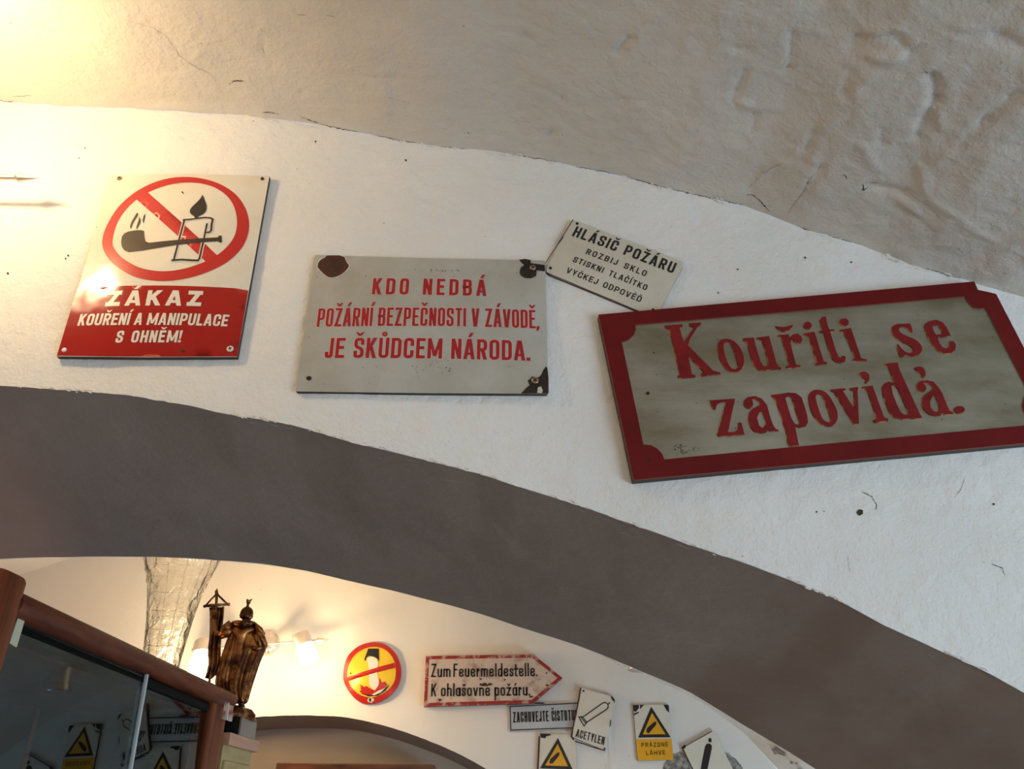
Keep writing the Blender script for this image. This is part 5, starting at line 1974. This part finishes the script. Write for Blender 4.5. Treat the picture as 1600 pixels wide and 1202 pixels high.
# near lamp, mostly outside the frame: only the spear-pointed rod end shows
yl = D1 - .055
tip = on_y(58.5, 278.5, yl)
mid = on_y(28, 277.5, yl)
r0 = on_y(0, 277, yl)
lamp1 = thing('wall_lamp', 'brushed steel rod lamp on the near wall, only its spear-shaped tip in view', 'lamp', (r0[0] - .16, D1 - .03, r0[2]))
dirx = (mid - r0) / np.linalg.norm(mid - r0)
mb = MB()
mb.tube([r0 - dirx * .34, r0, mid], .0046, 16)
rod = smooth_by_angle(mb.build('rod', MT['steel'], lamp1))
mb = MB()
mb.lathe(mid - dirx * .004, tip - mid, [(.0046, 0), (.0050, .003), (.0078, .0055), (.0078, .0075), (.0042, .019), (.0012, .034), (.0004, .037)], 18)
mb.build('rod_tip', MT['steel'], rod, smooth=True)
mb = MB()
mb.lathe((r0[0] - .17, D1 + .0, r0[2]), (0, -1, 0), [(.035, 0), (.035, .012), (.02, .018), (.008, .022), (.008, .055)], 20)
mb.build('wall_bracket', MT['steel'], lamp1, smooth=True)
hp = np.array([-.85, .80, .88])
mb = MB()
mb.tube([(r0[0] - .17, D1 - .05, r0[2]), (r0[0] - .17, .88, r0[2] + .01), hp], .004, 8)
mb.build('pivot', MT['steel'], lamp1)
pl = lamp_head(lamp1, hp, (0.25, .1, .9), r=.02, cap=.03, glow=.035)
point_light('near_lamp_light', W(pl + np.array([0.0, -.0, .012])), 8.4, WARM, .03)

# far lamp with two heads
YL = D2 - .12
a1, a2 = on_y(300, 1016, YL), on_y(507, 1000.5, YL)
bx = on_y(418, 1006, D2)
lamp2 = thing('wall_lamp', 'two-headed brushed steel rod lamp glowing on the back wall behind the statue', 'lamp', (bx[0], D2 - .02, bx[2]))
mb = MB()
d12 = (a2 - a1) / np.linalg.norm(a2 - a1)
mb.tube([a1, a2 - d12 * .02], .0055, 10)
rod = mb.build('rod', MT['steel'], lamp2, smooth=True)
mb = MB()
mb.lathe(a2 - d12 * .03, d12, [(.005, 0), (.012, .008), (.003, .035), (.001, .045)], 12)
mb.build('rod_tip', MT['steel'], rod, smooth=True)
mb = MB()
mb.lathe((bx[0], D2 + .004, bx[2]), (0, -1, 0), [(.045, 0), (.045, .015), (.028, .03), (.01, .04), (.01, .125)], 20)
mb.lathe(on_y(420, 1015, YL - .01), (0, 0, -1), [(.004, -.012), (.012, -.006), (.014, 0), (.008, .01), (.002, .014)], 14)
mb.build('wall_bracket', MT['steel'], lamp2, smooth=True)
h1 = on_y(475, 1008, YL - .02)
p1 = lamp_head(lamp2, h1, (.42, .05, -.85), r=.030, cap=.045, glow=.06)
point_light('far_lamp_light', W(p1 + np.array([0, -.16, -.02])), 3.7, WARM, .03)
h2 = on_y(317, 1022, YL - .02)
p2 = lamp_head(lamp2, h2, (.1, -.3, -.95), r=.036, cap=.045, glow=.09)
point_light('far_lamp_light', W(p2 + np.array([0, -.16, -.03])), 6.2, WARM, .03)
mb = MB()
mb.lathe(on_y(460, 1030, YL - .03), (0, 0, -1), [(.0015, -.03), (.002, 0), (.006, .004), (.002, .012)], 8)
mb.build('pull_cord', MT['steel'], lamp2)


# ceiling spot lamp of the back vault: seen mirrored in the cabinet glass
def mirror_ray(px, py):
    p = hit_glass(px, py)
    d = ray(px, py)
    return p, d - 2 * (d @ gn) * gn


p0, dr = mirror_ray(112, 1047)
lo, hi = 0.0, 4.0
for k in range(400):
    t_ = k * .005
    q = p0 + dr * t_
    if q[1] > YB and q[2] > float(aE(q[0])) - .004:
        break
    if q[1] > D2 - .1:
        break
top = q
zt_ = float(aE(top[0]))
top = np.array([top[0] + .03, top[1], top[2]])
zt_ = float(aE(top[0]))
zc_l = zt_ + .012
spot = thing('ceiling_spotlight', 'chrome cylinder spotlight mirrored in the cabinet glass', 'lamp', (top[0], top[1], zt_))
mb = MB()
mb.lathe((top[0], top[1], zc_l), (0, 0, -1), [(.047, 0), (.047, .048), (.0475, .050), (.044, .052), (.044, .054), (.0475, .056), (.0475, .072), (.043, .074), (.041, .068)], 40)
smooth_by_angle(mb.build('housing', mat('polished_aluminium', (.88, .9, .92), .22, 1.0), spot), 30)
mb = MB()
mb.lathe((top[0], top[1], zc_l - .060), (0, 0, -1), [(.040, 0), (.040, .004), (.02, .008)], 30)
mb.build('lens', mat('lamp_lens', (.5, .5, .5), .15), spot)

# ------------------------------------------------------------------ dark wooden cabinet under the back arch
cl, cr = on_y(436, 1196.5, D2 - .15), on_y(675, 1190.5, D2 - .15)
ztop = float((cl[2] + cr[2]) / 2)
wc = thing('dark_cabinet', 'dark wooden cabinet whose top edge shows under the back arch', 'cabinet', ((cl[0] + cr[0]) / 2, D2 - .02, FLOOR))
wl = cr[0] - cl[0]
vv_ = (cr - cl) / np.linalg.norm(cr - cl)
cx_, cy_ = (cl[0] + cr[0]) / 2, D2 + .02
mb = MB()
mb.box((cx_, cy_, ztop - .012), (wl + .02, .35, .024), bev=.008)
mb.build('cornice', MT['darkwood'], wc)
mb = MB()
mb.box((cx_, cy_, (ztop - .024 + FLOOR) / 2), (wl - .02, .32, ztop - .024 - FLOOR))
mb.build('carcass', MT['darkwood'], wc)
for sgn in (-1, 1):
    mb = MB()
    mb.box((cx_ + sgn * wl / 4, cy_ - .166, ztop - .5), (wl / 2 - .04, .018, .9))
    dd_ = mb.build('door', MT['darkwood'], wc)
    mb = MB()
    mb.lathe((cx_ + sgn * .03, cy_ - .175, ztop - .5), (0, -1, 0), [(.006, 0), (.006, .012), (.013, .016), (.012, .026), (.003, .03)], 14)
    mb.build('knob', MT['steel'], dd_, smooth=True)
